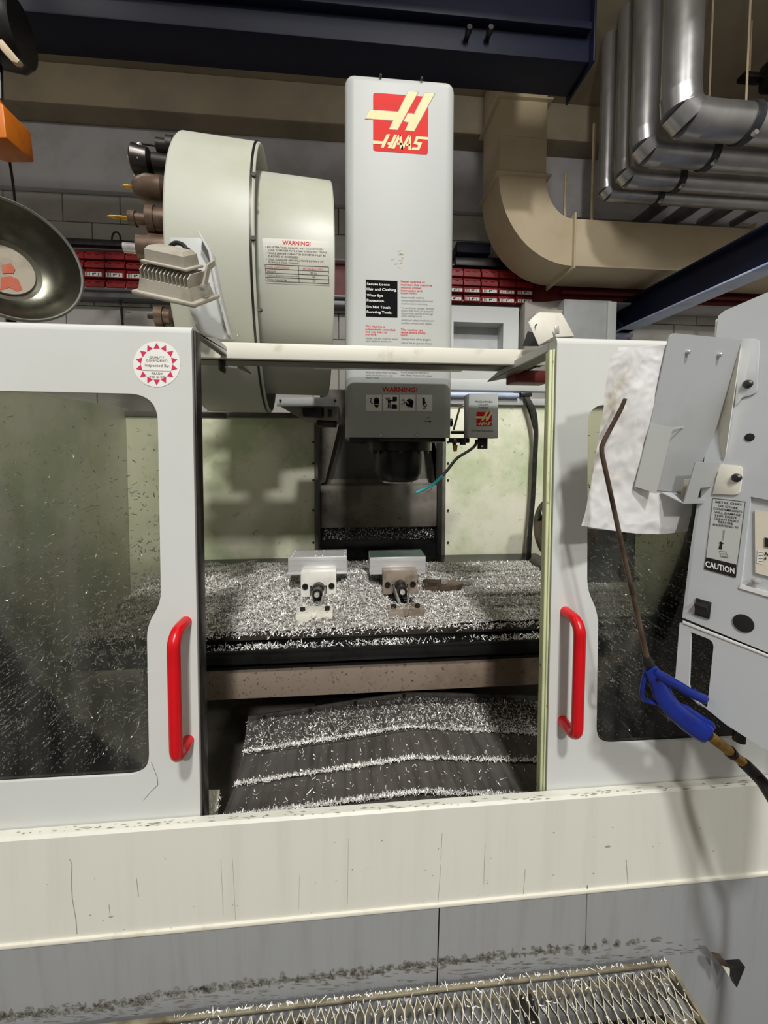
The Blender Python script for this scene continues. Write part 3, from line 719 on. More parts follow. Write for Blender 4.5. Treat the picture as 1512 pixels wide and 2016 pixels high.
# roof: header beam across the front
HY0, HY1 = .85, .946
hz0, hz1 = wZ(712.5, HY0, 760), wZ(681, HY0, 760)
hx0, hx1 = -.62, wX(1075, HY0, 700)
MB().span((hx0, HY0, hz0), (hx1, HY0 + .012, hz1), .0025).build('header_beam', 'cream', enc)
xq = wX(905, 1.1, 720)
MB().prism([(hx0, HY0 + .012, hz1), (hx1, HY0 + .012, hz1), (hx1, 1.02, hz1), (xq, 1.02, hz1), (xq, 1.092, hz1), (-.1, 1.092, hz1), (-.1, 1.05, hz1), (hx0, 1.05, hz1)], (0, 0, -.004)).build('header_top', 'cream', enc)
MB().span((hx0, HY0 + .03, hz0 + .004), (hx1, HY1, hz0 + .014), .002).build('header_lip', 'inner_dirty', enc)
MB().span((hx0, HY0 + .012, hz0 + .002), (hx1, HY0 + .03, hz0 + .008)).build('header_slot', 'hole', enc)
# cross rail lower left behind the drum
MB().span((wX(372, 1.42, 815), 1.42, wZ(822, 1.42, 430)), (wX(440, 1.42, 815), 1.46, wZ(812, 1.42, 430)), .002).build('pan_rail', 'inner_dark', enc)

# ================================================================ sliding doors
HFZ = at(1075, 688, DY).z                                   # height of the returning top flange
def door(name, label, outer_px, win_px, hx, flange_end, right):
    X = lambda p, Y=DY: at(p[0], p[1], Y)
    root = thing(name, X(outer_px[1] if not right else outer_px[0]), label, 'door')
    root['label'] = label
    out = [X(p) for p in outer_px]
    xx = sum(p.x for p in out) / len(out)
    win = round_poly([X(p) for p in win_px[0]], win_px[1], 8)
    fr = MB(); fr.plate(out, [win], (0, .004, 0)); fr.build('frame', 'paint', root)
    # folded rim round the frame
    return root, win
dl_top = at(378, 641, DY).z
xdl = wX(385, DY, 1100); xdr = wX(1087, DY, 1100)
zdt = dl_top
def make_door(right):
    xe = xdr if right else xdl; s = 1 if right else -1
    xo = 1.15 if right else -1.0
    zb_ = z_sf - .03
    root = thing('sliding_door', (xe, DY, zb_), 'grey sliding door with a round red and white inspection sticker' if not right else
                 'grey sliding door with white paper hanging over its window', 'door', 'sliding doors of the milling machine')
    y0 = DY; rr = .012
    # outline as plate with a window hole
    if right:
        wp = [(1570, 790), (1157, 797), (1156, 1160), (1178, 1208), (1174, 1466), (1570, 1446)]
        rad = [.0, .035, .02, .03, .035, 0]
    else:
        wp = [(-330, 762), (310, 776), (317, 1186), (289, 1232), (294, 1524), (-330, 1560)]
        rad = [0, .045, .02, .03, .035, 0]
    win = round_poly([at(p[0], p[1], y0) for p in wp], rad, 8)
    outer = [(xe, y0, zb_), (xe, y0, zdt - rr), (xo, y0, zdt - rr), (xo, y0, zb_)]
    m = MB(); m.plate(outer, [win], (0, .005, 0))
    # rounded top fold going back
    prof = [(y0 + rr - rr * math.cos(a), zdt - rr + rr * math.sin(a)) for a in [math.pi / 2 * k / 6 for k in range(7)]]
    top = [(y, z) for y, z in prof] + [(y0 + .034, zdt), (y0 + .034, zdt - .003), (y0 + rr, zdt - .003), (y0 + .005, zdt - rr)]
    m.prism([(xe, y, z) for y, z in top], (xo - xe, 0, 0))
    # side return at the opening edge
    m.span((xe, y0 + .003, zb_), (xe + s * .003, y0 + .034, zdt - .004))
    m.build('frame', 'paint', root)
    if right:
        MB().span((xe - .001, y0 + .004, zb_ + .0), (xe - .0045, y0 + .032, wZ(686, DY, 1090)), .001).build('edge_seal', 'green_edge', root)
        MB().span((xe - .001, y0 + .008, zb_), (xe - .009, y0 + .014, wZ(686, DY, 1090)), .002).build('seal_lip', 'green_edge', root)
    else:
        MB().span((xe + .0006, y0 + .006, zb_), (xe + .004, y0 + .03, zdt - .006), .001).build('edge_seal', 'steel_dark', root)
    # roof flange running back from the door head
    fy1 = 1.02 if right else 1.05; fz = wZ(688, DY, 1085) if right else wZ(672, DY, 390)
    zf = zdt - .014
    wl_ = .03 if right else .012; zlo = 1.632 if right else 1.647
    m = MB(); m.prism([(xe, y0 + .03, zdt - .002), (xe, y0 + .03, zlo), (xe, fy1, zlo), (xe, fy1 - .1, zlo + .014), (xe, y0 + .12, zlo + .016), (xe, y0 + .05, zdt - .004)], (s * .0025, 0, 0))
    m.build('roof_flange', 'paint', root)
    m = MB(); m.prism([(xe, y0 + .03, zlo), (xe, fy1, zlo), (xe + s * wl_, fy1 - .06, zlo), (xe + s * wl_, y0 + .03, zlo)], (0, 0, -.003)); m.build('flange_lip', 'inner_dirty', root)
    if not right:
        MB().span(at(428, 692, .86), at(446, 736, .90), .004).build('limit_switch', 'black', root)
        MB().tube([at(444, 722, .87), at(468, 724, .87)], .0035, 10).build('switch_plunger', 'steel', root)
    # window pane behind the frame
    xs_ = [p.x for p in win]; zs_ = [p.z for p in win]
    MB().span((min(xs_) - .01, y0 + .006, min(zs_) - .012), (max(xs_) + .01, y0 + .011, max(zs_) + .012)).build('window_pane', 'glass', root); pane = bpy.data.objects[-1] if False else [o for o in root.children if o.name.startswith('window_pane')][0]
    # handle
    if right: hp = [(1115, 1226), (1139, 1226), (1137, 1455), (1111, 1450)]
    else: hp = [(366, 1250), (342, 1250), (347, 1500), (372, 1492)]
    hr = .0098; yo = .622
    xh = at(*hp[1], yo).x; zt_, zl_ = at(hp[1][0], hp[1][1], yo).z, at(hp[2][0], hp[2][1], yo).z
    xb_ = at(*hp[0], DY).x
    xh = (xh + xb_) / 2
    R1 = .022; P = [(xh, DY + .002, zt_)]
    P += [(xh, yo + R1 - R1 * math.sin(a), zt_ - R1 + R1 * math.cos(a)) for a in [math.pi / 2 * k / 8 for k in range(9)]]
    P += [(xh, yo + R1 - R1 * math.cos(a), zl_ + R1 - R1 * math.sin(a)) for a in [math.pi / 2 * k / 8 for k in range(9)]]
    P += [(xh, DY + .002, zl_)]
    MB().tube(P, hr, 18).build('handle', 'red', root)
    # chips stuck to the inside of the pane
    x0, x1, za, zb2 = max(min(xs_), -.75 if not right else -9), min(max(xs_), .72), min(zs_), max(zs_)
    n = 3800 if not right else 2200
    u = rng.uniform(0, 1, n); vz = rng.beta(1.5, 2.7, n)
    P = np.stack([x0 + (x1 - x0) * u, np.full(n, y0 + .0125), za + (zb2 - za) * vz], 1)
    chips('stuck_chips', P, (0, -1, 0), .0074, pane, tilt=.9)
    return root, win
doorL, winL = make_door(False)
doorR, winR = make_door(True)
# sticker on the left door
pj = yplane(DY, .0006)
ecx, ecy, er = 309, 717, 46.5
stk = Print(pj).disc((ecx, ecy), er, er * .97, 48).build('sticker', 'white', doorL)
g = Print(plane((0, DY, 0), (0, -1, 0), .0009))
for k in range(14):
    a = math.pi / 2 + 2 * math.pi * k / 14; cx_, cy_ = math.cos(a), -math.sin(a)
    tx, ty = -cy_, cx_
    r0, r1, hw = er * .655, er * .90, er * .135
    g.poly([(ecx + cx_ * r0 + tx * hw, ecy + cy_ * r0 + ty * hw), (ecx + cx_ * r0 - tx * hw, ecy + cy_ * r0 - ty * hw), (ecx + cx_ * r1, ecy + cy_ * r1)])
g.build('sticker_triangles', 'crimson', stk)
g = Print(plane((0, DY, 0), (0, -1, 0), .0009))
g.text('QUALITY', (294.5, 705.5), (324, 706), 4.2, bold=.01).text('CONFIDENT!', (288, 711.6), (330, 712.4), 4.2, bold=.01).text('Inspected By:', (286, 721.5), (334, 722.8), 5, bold=.006)
g.line((281, 729.4), (337, 731), .6).text('READY', (299, 737.5), (321.5, 738), 4.2, bold=.01).text('TO SHIP', (294, 744.3), (324.5, 744.8), 4.2, bold=.01)
g.build('sticker_text', 'tan', stk)
g = Print(pj); g.line((298, 1500), (310, 1530), .8).line((310, 1530), (311, 1545), .9).line((311, 1545), (297, 1558), .8).line((297, 1558), (283, 1575), .6)
g.build('scratch_line', 'scratch', doorL)

# ================================================================ spindle head
HY = 1.12
hx0, hx1 = wX(679, HY, 500), wX(894, HY, 500)
hzb, hzt = wZ(861, HY, 780), wZ(145, HY, 780)
root = hd = thing('spindle_head', ((hx0 + hx1) / 2, HY, hzb), 'tall grey spindle head cover with red square logo and warning text', 'spindle head')
b = bmesh.new(); bmesh.ops.create_cube(b, size=1)
for v in b.verts: v.co = V((hx0 + (v.co.x + .5) * (hx1 - hx0), HY + (v.co.y + .5) * .52, hzb + (v.co.z + .5) * (hzt - hzb)))
es = [e for e in b.edges if all(v.co.y < HY + .1 for v in e.verts) and abs(e.verts[0].co.z - e.verts[1].co.z) > .1]
es += [e for e in b.edges if all(v.co.z > hzt - .1 for v in e.verts)]
bmesh.ops.bevel(b, geom=es, offset=.026, segments=6, affect='EDGES', profile=.5)
m = MB(); m._merge(b); m.build('cover', 'head', hd, 40)
hp = yplane(HY, .0006)
fn = lambda x, y: (700 + x / 8.4, 160 + y / 8.4)
logo(hp, hd, fn)
screws(hd, yplane(HY), [(749, 150), (830, 156)], 3.2, (0, -1, 0), 'steel_dark')
screws(hd, yplane(HY), [(750, 856), (821, 856)], 3.0, (0, -1, 0))
wpl = Print(hp).poly([(720, 550.5), (782.5, 553.5), (782.5, 625.5), (720, 623.5)]).build('warning_plate', 'blackplate', hd)
g = Print(yplane(HY, .0012)); bd = .012
for s_, x1, y in (('Secure Loose', 767, 561.5), ('Hair and Clothing.', 781, 571.5), ('Wear Eye', 754, 583.8), ('Protection.', 757, 593.8), ('Do Not Touch', 768, 606.5), ('Rotating Tools.', 772, 616.5)):
    g.text(s_, (722, y), (x1, y + (x1 - 722) * .035), 5.0, bold=bd)
g.build('warning_letters', 'white', wpl)
g = Print(hp)
for s_, x1, y in (('Never operate or', 837, 556), ('maintain this machine', 850, 562), ('without proper', 830, 567.8), ('instruction and', 831, 573.6), ('supervision.', 821, 578.2)):
    g.text(s_, (789, y), (x1, y + (x1 - 789) * .03), 3.9, bold=.012)
g.build('red_heading', 'ink_red', hd); g = Print(hp)
for s_, x1, y in (('This machine is', 757.5, 644), ('automatically controlled', 778, 649.8), ('and may start at', 761.5, 654.8), ('any time.', 741.5, 659.8)):
    g.text(s_, (719.5, y), (x1, y + (x1 - 719.5) * .03), 3.9, bold=.012)
g.build('red_heading', 'ink_red', hd); g = Print(hp)
for s_, x1, y in (('This machine can', 832, 651), ('cause severe bodily', 838, 655.9), ('injury.', 803, 660.8)):
    g.text(s_, (789, y), (x1, y + (x1 - 789) * .03), 3.9, bold=.012)
g.build('red_heading', 'ink_red', hd); g = Print(hp)
g.text('WARNING!', (752, 771), (821.5, 772.3), 9.5, bold=.02)
g.build('red_heading', 'ink_red', hd)
for para in ((('Never modify machine.', 790, 836, 587), ('Always electrically disconnect', 790, 852.5, 593.2), ('machine before servicing.', 790, 841.5, 599.2)),
        (('To avoid tool changer damage', 790, 854, 607.8), ('ensure that tools are properly', 790, 853, 613), ('aligned with spindle drive lugs', 790, 852, 618.4), ('when loading turret.', 790, 831.5, 623.4)),
        (('Additional safety interlocks are', 790, 854.5, 631.5), ('available, contact your dealer.', 790, 851, 637.4)),
        (('Never put any buttons when', 720, 783, 667.5), ('your body or hands are', 720, 770.5, 672.6)), (('Always wear safety goggles.', 790, 849, 668.6), ('Use of the air gun can throw', 790, 850, 676.5)),
        (('Securely clamp work to table,', 720, 782, 734), ('parts can be thrown with', 720, 773.5, 739.8), ('deadly force.', 720, 746.5, 744.8)), (('Avoid using the machine in', 789, 844, 734), ('wet, damp or poorly lit areas.', 789, 850, 739.8))):
    g = Print(hp)
    for s_, x0, x1, y in para: g.text(s_, (x0, y), (x1, y + (x1 - x0) * .028), 3.6)
    g.build('black_paragraph', 'ink_grey', hd)
# pictograms
g = Print(hp)
for x0 in (720.6, 754.3, 787, 820): g.poly([(x0, 777.2), (x0 + 31, 777.4), (x0 + 31, 809.2), (x0, 808.8)])
ppl = g.build('pictogram_plates', 'white', hd)
g = Print(yplane(HY, .0012))
g.disc((741.2, 788), 5.3, 5.5).poly([(736, 788), (746.4, 788), (746, 798), (744, 802), (739, 802), (737, 798)])
for a, b_ in (((728, 784), (732, 786)), ((732, 786), (729, 791)), ((729, 791), (734, 795))): g.line(a, b_, 1.5)
g.poly([(773, 781.5), (781.5, 781.5), (781.5, 789), (776, 791), (773, 789)]).poly([(771, 797), (776, 795.5), (781.5, 797.5), (781.5, 805), (771, 805)])
g.disc((765.5, 784), 1.9, 2).poly([(763, 787), (769, 786.5), (770, 792), (764, 794)])
for a, b_ in (((759, 783), (764, 788)), ((769, 788), (774, 790)), ((765, 793), (764, 804)), ((768, 793), (767, 799)), ((767, 799), (769, 804))): g.line(a, b_, 1.8)
g.disc((806.5, 792), 7.4, 6.8).poly([(799.5, 794), (813, 790), (812.4, 802.6), (803, 801), (799, 798)])
for a, b_ in (((793, 787), (798, 793)), ((790, 797), (798, 793)), ((795, 786), (790, 789))): g.line(a, b_, 1.3)
g.poly([(831.5, 783), (836, 783), (837, 793), (833, 797), (831.5, 795)]); g.disc((836.8, 798), 3.6, 3.8)
for a, b_ in (((833, 804.5), (839, 805.5)), ((836, 793), (839, 792.6))): g.line(a, b_, 1.5)
g.build('pictogram_shapes', 'ink', ppl)
g = Print(yplane(HY, .0016)); g.disc((836.8, 798), 1.9, 2.0).line((800, 790), (804, 795), 2).line((738, 796), (745, 797), 1).build('pictogram_gaps', 'white', ppl)
g = Print(hp); g.line((835, 829.5), (847, 829.8), .7).poly([(845, 828), (849.5, 829.8), (845, 831.6)]).line((838, 822), (846, 822.3), .6); g.build('arrow_mark', 'ink', hd)
g = Print(hp)
for k in range(16):
    x, y = 785 + random.uniform(-10, 10), 505 + random.uniform(-12, 22); g.line((x, y), (x + random.uniform(-6, 6), y + random.uniform(-3, 3)), random.uniform(.6, 1.6))
g.build('glue_marks', 'rod', hd)
# nose
ax_, ay = (hx0 + hx1) / 2 + .0, HY + .17
nx = wX(785, ay, 900)
MB().span((hx0 + .012, HY + .03, hzb - .012), (hx1 - .012, HY + .5, hzb + .002), .003).build('base_plate', 'steel_dark', hd)
zb0 = hzb - .012; zn = wZ(952, ay - .04, 785)
MB().lathe([(.0, 0), (.108, 0), (.108, -.026), (.09, -.026)], (nx, ay, zb0), (0, 0, 1), 40).build('nose_flange', 'spindle', hd)
for k in range(6):
    a = k * math.pi / 3 + .5
    MB().lathe([(0, 0), (.008, 0), (.008, .01), (0, .01)], (nx + .096 * math.cos(a), ay + .096 * math.sin(a), zb0 - .036), (0, 0, 1), 8).build('flange_bolt', 'steel_dark', hd)
zz = zn - zb0
MB().lathe([(.079, -.02), (.082, zz * .3), (.079, zz * .75), (.066, zz * .92), (.05, zz * .95), (.05, zz), (.022, zz), (.022, zz + .03), (0, zz + .03)], (nx, ay, zb0), (0, 0, 1), 48).build('spindle_nose', 'spindle', hd)
MB().lathe([(.051, zz * .96), (.054, zz * .96), (.054, zz * .99), (.051, zz * .99)], (nx, ay, zb0), (0, 0, 1), 40, False).build('nose_ring', 'steel', hd)
# column carrying the head
MB().span((hx0 + .02, HY + .5, hzb + .12), (hx1 - .02, 1.98, hzt - .1), .01).build('column', 'grey_dark', hd)
MB().tube([(hx1 + .004, HY + .2, hzb + .3), (hx1 + .014, HY + .22, hzb + .5), (hx1 + .006, HY + .25, hzb + .75)], .006, 8).build('side_cable', 'rubber', hd)
MB().lathe([(0, 0), (.013, 0), (.013, .012), (0, .014)], (hx1, HY + .05, wZ(832, HY + .05, 893)), (1, 0, 0), 14).build('side_knob', 'black', hd)

# ================================================================ programmable coolant nozzle
NY = 1.10
root = cn = thing('coolant_nozzle', at(950, 860, NY), 'small grey control box with red square logo and teal nozzle tube beside the spindle', 'nozzle')
m = MB(); m.prism(round_poly([at(923.5, 774.5, NY), at(981.5, 774.5, NY), at(980.5, 863, NY), at(922, 861, NY)], .002, 3), (0, .045, 0), .001); m.build('box', 'paint_plain', cn)
m = MB(); m.prism([at(914, 780, NY + .05), at(923.5, 775, NY + .002), at(922, 861, NY + .002), at(913, 858, NY + .05)], (.004, 0, 0)); m.build('box_side', 'grey_dark', cn)
npj = yplane(NY, .0006)
g = Print(npj)
for s_, x0, x1, y in (('PROGRAMMABLE', 935, 969.5, 792.4), ('COOLANT', 942, 962, 798), ('NOZZLE', 943.5, 961, 804), ('P/N 1 Haas Automation', 930, 971, 849.5)):
    g.text(s_ if 'P/N' not in s_ else 'by Haas Automation', (x0, y), (x1, y + .3), 3.4)
g.build('box_lettering', 'ink', cn)
fn2 = lambda x, y: (938 + (x - 290) / 910 * 30, 811 + (y - 190 - (x - 290) * .073) / 958 * 28)
logo(npj, cn, fn2)
MB().box(at(950, 873, NY + .02), (.03, .003, .032), None, .001).build('tab', 'black', cn)
MB().lathe([(.0, 0), (.0028, 0), (.0028, .002), (0, .002)], at(949, 879, NY + .0165), (0, -1, 0), 12).build('tab_hole', 'white', cn)
MB().tube(smooth([at(938, 866, NY + .02), at(936, 876, NY + .015), at(925, 886, NY), at(900, 902, NY - .01), at(885, 920, NY - .015), at(872, 936, NY - .02)]), .0042, 10).build('hose', 'rubber', cn)
MB().tube([at(872, 936, NY - .02), at(851, 955, NY - .02), at(819, 970, NY - .02)], .0040, 10).build('nozzle_tube', 'teal', cn)
MB().tube([at(826, 966, NY), at(838, 969, NY), at(846, 967, NY), at(851, 960, NY)], .0012, 6).build('wire_hook', 'steel', cn)
MB().span(at(886, 862, NY + .03), at(921, 872, NY + .05), .003).build('mount_bar', 'black', cn)
MB().span(at(889, 848, NY + .03), at(912, 855, NY + .045), .003).build('mount_arm', 'black', cn)
MB().tube([at(892, 870, NY + .02), at(897, 870, NY + .02)], .011, 12).build('fitting', 'steel_brown', cn)
MB().tube([at(911, 862, NY + .02), at(911, 876, NY + .02)], .009, 12).build('fitting', 'steel_dark', cn)
MB().tube([at(896, 876, NY + .015), at(896, 889, NY + .015)], [.008, .005], 12).build('brass_plug', 'brass', cn)
MB().tube([at(893, 846, NY + .03), at(905, 803, NY + .03), at(913, 798, NY + .03)], .003, 8).build('copper_line', 'steel_brown', cn)

# cable bundle on the right back panel
root = cb = thing('cable_bundle', at(1045, 1100, BY - .03), 'bundle of black cables hanging down the right back panel', 'cable')
for k in range(4):
    o = k * 2.2 - 3
    MB().tube(smooth([at(1032 + o, 776, BY - .02), at(1040 + o, 790, BY - .04), at(1050 + o, 812, BY - .05), at(1055 + o * .6, 850, BY - .05), at(1053 + o * .6, 900, BY - .05),
               at(1049 + o * .6, 980, BY - .05), at(1043 + o * .6, 1050, BY - .06), at(1040 + o * .6, 1112, BY - .08)]), .0062, 8).build('cable', 'rubber', cb)
MB().tube([at(1035, 790, BY - .015), at(1046, 822, BY - .03), at(1053, 850, BY - .04)], .005, 8).build('cable', 'steel_dark', cb)
MB().span(at(1026, 772, BY - .04), at(1040, 783, BY), .004).build('cable_clamp', 'black', cb)

# dark rotary chuck at the right end of the table
c = at(1088, 1046, 1.36)
root = rc = thing('rotary_chuck', (c.x, c.y, 1.0), 'dark round rotary chuck standing at the right end of the table behind the door', 'chuck')
MB().lathe([(.0, 0), (.06, 0), (.085, .006), (.125, .012), (.13, .02), (.13, .075), (.12, .09), (.07, .09)], c, (.97, .2, 0), 40).build('face_plate', 'steel_brown', rc)
for k in range(3):
    a = k * 2.094 + .6
    MB().box(c + V((-.006, .085 * math.cos(a), .085 * math.sin(a))), (.03, .03, .05), Matrix.Rotation(-a + math.pi / 2, 3, 'X'), .004).build('jaw', 'steel_dark', rc)
MB().span((c.x + .08, c.y - .1, 1.0), (c.x + .25, c.y + .1, c.z + .09), .01).build('body', 'steel_dark', rc)
MB().span((c.x - .03, c.y - .12, 1.0), (c.x + .25, c.y + .12, 1.018), .003).build('base', 'steel_dark', rc)
tag(MB().span(at(1014, 728, .90), V((at(1085, 754, .90).x, .955, at(1046, 752, .90).z)), .003).build('red_junction_box', 'rack'), 'small red box under the right roof flange', 'box')

# ================================================================ tool changer
TR, R2 = .40, .3345
ra = math.radians(6.5); tax = V((math.cos(ra), math.sin(ra), 0)); tpe = V((-math.sin(ra), math.cos(ra), 0))
near = at(320, 448, .962); tc0 = near + tpe * TR; tc0.z = EYE + .526
W_ = (at(500, 448, .98) - near).dot(tax); W2 = (at(660, 520, 1.06) - near).dot(tax)
root = tc = thing('tool_changer', tc0 + tax * W_ / 2, 'large pale drum shaped tool changer left of the spindle head', 'tool changer')
MB().lathe([(TR - .012, 0), (TR - .003, 0), (TR, .004), (TR, W_ - .004), (TR - .003, W_), (TR - .008, W_), (TR - .008, .01), (TR - .012, .0)], tc0, tax, 96, False).build('drum_cover', 'drum', tc)
MB().lathe([(0, .03), (TR - .01, .03), (TR - .01, .04), (0, .04)], tc0, tax, 64).build('carousel_disc', 'steel_dark', tc)
MB().lathe([(0, W_ - .03), (R2 - .002, W_ - .03), (R2, W_ - .026), (R2, W2 - .003), (R2 - .003, W2), (0, W2)], tc0, tax, 96).build('housing', 'drum', tc)
MB().lathe([(TR - .02, W_ - .06), (R2, W_ - .06)], tc0, tax, 64, False).build('drum_web', 'inner_dark', tc)
MB().lathe([(TR + .0015, W_ - .012), (TR + .0015, W_ - .006)], tc0, tax, 96, False).build('drum_band', 'steel_dark', tc)
def cyl_proj(R):
    def f(px, py, o=0.0):
        r = ray(px, py); d0 = CAM - tc0; rp = r - tax * r.dot(tax); dp = d0 - tax * d0.dot(tax)
        a = rp.length_squared; bq = 2 * rp.dot(dp); c_ = dp.length_squared - (R + .0006 + o) ** 2
        return CAM + r * ((-bq - math.sqrt(max(0, bq * bq - 4 * a * c_))) / (2 * a))
    return f
cp = cyl_proj(R2)
lab = lambda x, y: (500 + x / 8.4, 440 + y / 8.4)
def subdivided_quad(g, q, n=10, o=0.0):
    for k in range(n):
        a, b = k / n, (k + 1) / n
        L_ = lambda t: (q[0][0] + (q[3][0] - q[0][0]) * t, q[0][1] + (q[3][1] - q[0][1]) * t); R_ = lambda t: (q[1][0] + (q[2][0] - q[1][0]) * t, q[1][1] + (q[2][1] - q[1][1]) * t)
        g.poly([L_(a), R_(a), R_(b), L_(b)], o)
g = Print(cp); lsh = None; subdivided_quad(g, [lab(135, 240), lab(1250, 285), lab(1255, 1030), lab(195, 985)], 12); g.build('label_sheet', 'label', tc)
g = Print(cyl_proj(R2 + .0006)); g.text('WARNING!', lab(470, 345), lab(935, 368), 7.8, bold=.02)
g.text('TOOL LIMITATIONS', lab(205, 735), lab(585, 752), 3.7).text('50T VF-6-11, VS-3', lab(810, 760), lab(1140, 772), 3.6); g.build('label_red_text', 'ink_red', tc)
g = Print(cyl_proj(R2 + .0006))
for s_, a, b in (('• AN EXTRA TOOL CHANGE MAY OCCUR WHEN', (190, 398), (1145, 442)), ('TOOL CHANGER PUTS AWAY OVERSIZED TOOLS.', (232, 448), (1210, 495)),
        ('• TOOLS LARGER THAN 4" IN DIAMETER MUST BE', (195, 500), (1185, 546)), ('FLAGGED AS OVERSIZED.', (236, 552), (740, 575)),
        ('• TOOL CHANGER ARM WILL MOVE DOWN 6 3/4"', (200, 605), (1160, 645)), ('DURING A TOOL CHANGE.', (236, 652), (750, 675)),
        ('WEIGHT', (212, 805), (365, 812)), ('TOOL LENGTH', (218, 872), (490, 884)), ('FROM GAGE LINE', (495, 878), (725, 884)), ('TOOL DIAMETER', (218, 940), (545, 954)), ('30 lbs', (935, 836), (1042, 840)), ('16"', (970, 900), (1020, 902)), ('10"', (972, 968), (1022, 970))):
    g.text(s_, lab(*a), lab(*b), 3.5 if 'GAGE' not in s_ else 1.9)
for a, b in (((180, 675), (1235, 720)), ((185, 745), (1238, 795)), ((190, 815), (1240, 862)), ((195, 885), (1242, 930)), ((200, 950), (1243, 998)), ((183, 675), (202, 950)), ((740, 700), (748, 975)), ((1233, 718), (1242, 998))):
    g.line(lab(*a), lab(*b), .9)
g.build('label_text', 'ink', tc)
MB().prism([at(545, 783, 1.13), at(667, 782, 1.13), at(667, 800, 1.13), at(545, 800, 1.13)], (0, .004, 0), .001).build('lower_plate', 'grey_dark', tc)
screws(tc, yplane(1.13), [(552, 788), (660, 789)], 2.6, (0, -1, 0), 'steel_dark')
MB().prism([at(552, 800, 1.14), at(667, 800, 1.14), at(667, 826, 1.14), at(590, 822, 1.14)], (0, .2, 0)).build('arm_housing', 'inner_dirty', tc)
m = MB(); m.prism(round_poly([at(594, 802, 1.12), at(632, 800, 1.12), at(634, 822, 1.12), at(596, 820, 1.12)], .004, 3), (0, .09, 0), .003); m.build('tool_arm', 'spindle', tc)
MB().span(at(634, 804, 1.13), at(641, 824, 1.2), .002).build('arm_finger', 'spindle', tc); MB().span(at(646, 806, 1.13), at(655, 824, 1.2), .002).build('arm_finger', 'spindle', tc)
MB().span(at(622, 826, 1.2), at(664, 842, 1.3), .006).build('arm_shaft', 'steel_dark', tc)
for px, py in ((500, 345), (499, 470), (512, 610)):
    p = cyl_proj(TR)(px, py); MB().lathe([(0, -.003), (.006, -.002), (.006, .004), (0, .004)], p, (0, -1, .2), 10).build('screw', 'steel_dark', tc)
# tools in the drum (each can be taken out)
rt = .342
def pix(p):
    d = V(p) - CAM; z = d.dot(FWD); return CX + F_PX * d.dot(RGT) / z, CY + F_PX * d.dot(DWN) / z
def ring(a, r=None): r = r or rt; return tc0 + tax * .03 - tpe * r * math.cos(a) + V((0, 0, r * math.sin(a)))
def tool_at(row, r=None):
    a = min((math.radians(k / 4) for k in range(-280, 220)), key=lambda a: abs(pix(ring(a, r))[1] - row)); return ring(a, r)
def tool(ang, prof, label, mat_='steel_brown', bit=None, bitmat='gold', extra=None, r0=None, fl=1.0):
    p = tool_at(ang, r0); r = thing('tool_holder', p, label, 'tool', 'tools in the tool changer drum')
    MB().lathe([(0, 0), (.042 * fl, 0), (.044 * fl, .008), (.038 * fl, .012), (.044 * fl, .018), (.044 * fl, .03), (.036 * fl, .036)] + [(.001, .036)], p, -tax, 28).build('taper_flange', 'steel_brown', r)
    MB().lathe([(.0, .034)] + prof, p, -tax, 28).build('holder_body', mat_, r)
    if bit: MB().lathe(bit, p, -tax, 14).build('bit', bitmat, r)
    if extra: extra(r, p)
    return r
tool(296, [(.026, .034), (.026, .05), (.018, .052), (.018, .075), (0, .075)], 'slim dark tool highest in the drum, above the broad cutter', 'steel_dark', [(.003, .075), (.003, .11), (0, .112)], 'steel_dark', r0=.372, fl=.6)
def teeth(r, p):
    for k in range(6):
        a = k * math.pi / 3 + .3
        MB().box(p + V((-.118, .034 * math.cos(a), .034 * math.sin(a))), (.03, .016, .016), Matrix.Rotation(a + .4, 3, 'X') @ Matrix.Rotation(.35, 3, 'Z'), .002).build('cutter_tooth', 'steel', r)
tool(331, [(.024, .034), (.024, .085), (.019, .088), (.032, .095), (.038, .128), (.030, .134), (0, .134)], 'broad shiny face milling cutter second from the top of the drum', 'steel_dark', extra=teeth)
tool(381, [(.020, .034), (.032, .05), (.032, .085), (.026, .102), (.014, .116), (.006, .118), (0, .118)], 'brown drill chuck with a stubby gold bit', 'steel_brown', [(.0045, .117), (.0045, .135), (.001, .142), (0, .142)])
tool(441, [(.030, .034), (.030, .06), (.034, .061), (.034, .078), (.022, .08), (.014, .085), (.014, .105), (.018, .106), (.018, .12), (.006, .123), (0, .123)], 'long collet holder with a thin gold drill pointing left', 'steel_brown', [(.0045, .12), (.0045, .147), (.003, .162), (.0005, .17), (0, .17)])
tool(499, [(.036, .034), (.036, .075), (.033, .076), (.033, .1), (0, .1)], 'stubby brown holder with a grey shank behind the floodlight', 'steel_brown', [(.012, .1), (.012, .135), (0, .136)], 'steel')
tool(628, [(.024, .034), (.03, .04), (.022, .05), (.022, .065), (.027, .066), (.027, .085), (0, .085)], 'lowest brown holder just above the left door', 'steel_brown', [(.006, .085), (.006, .105), (0, .106)], 'steel_dark')
for a_ in (690,):
    tool(a_, [(.024, .034), (.024, .06), (0, .06)], 'plain dark holder half hidden behind the left door head', 'steel_dark')

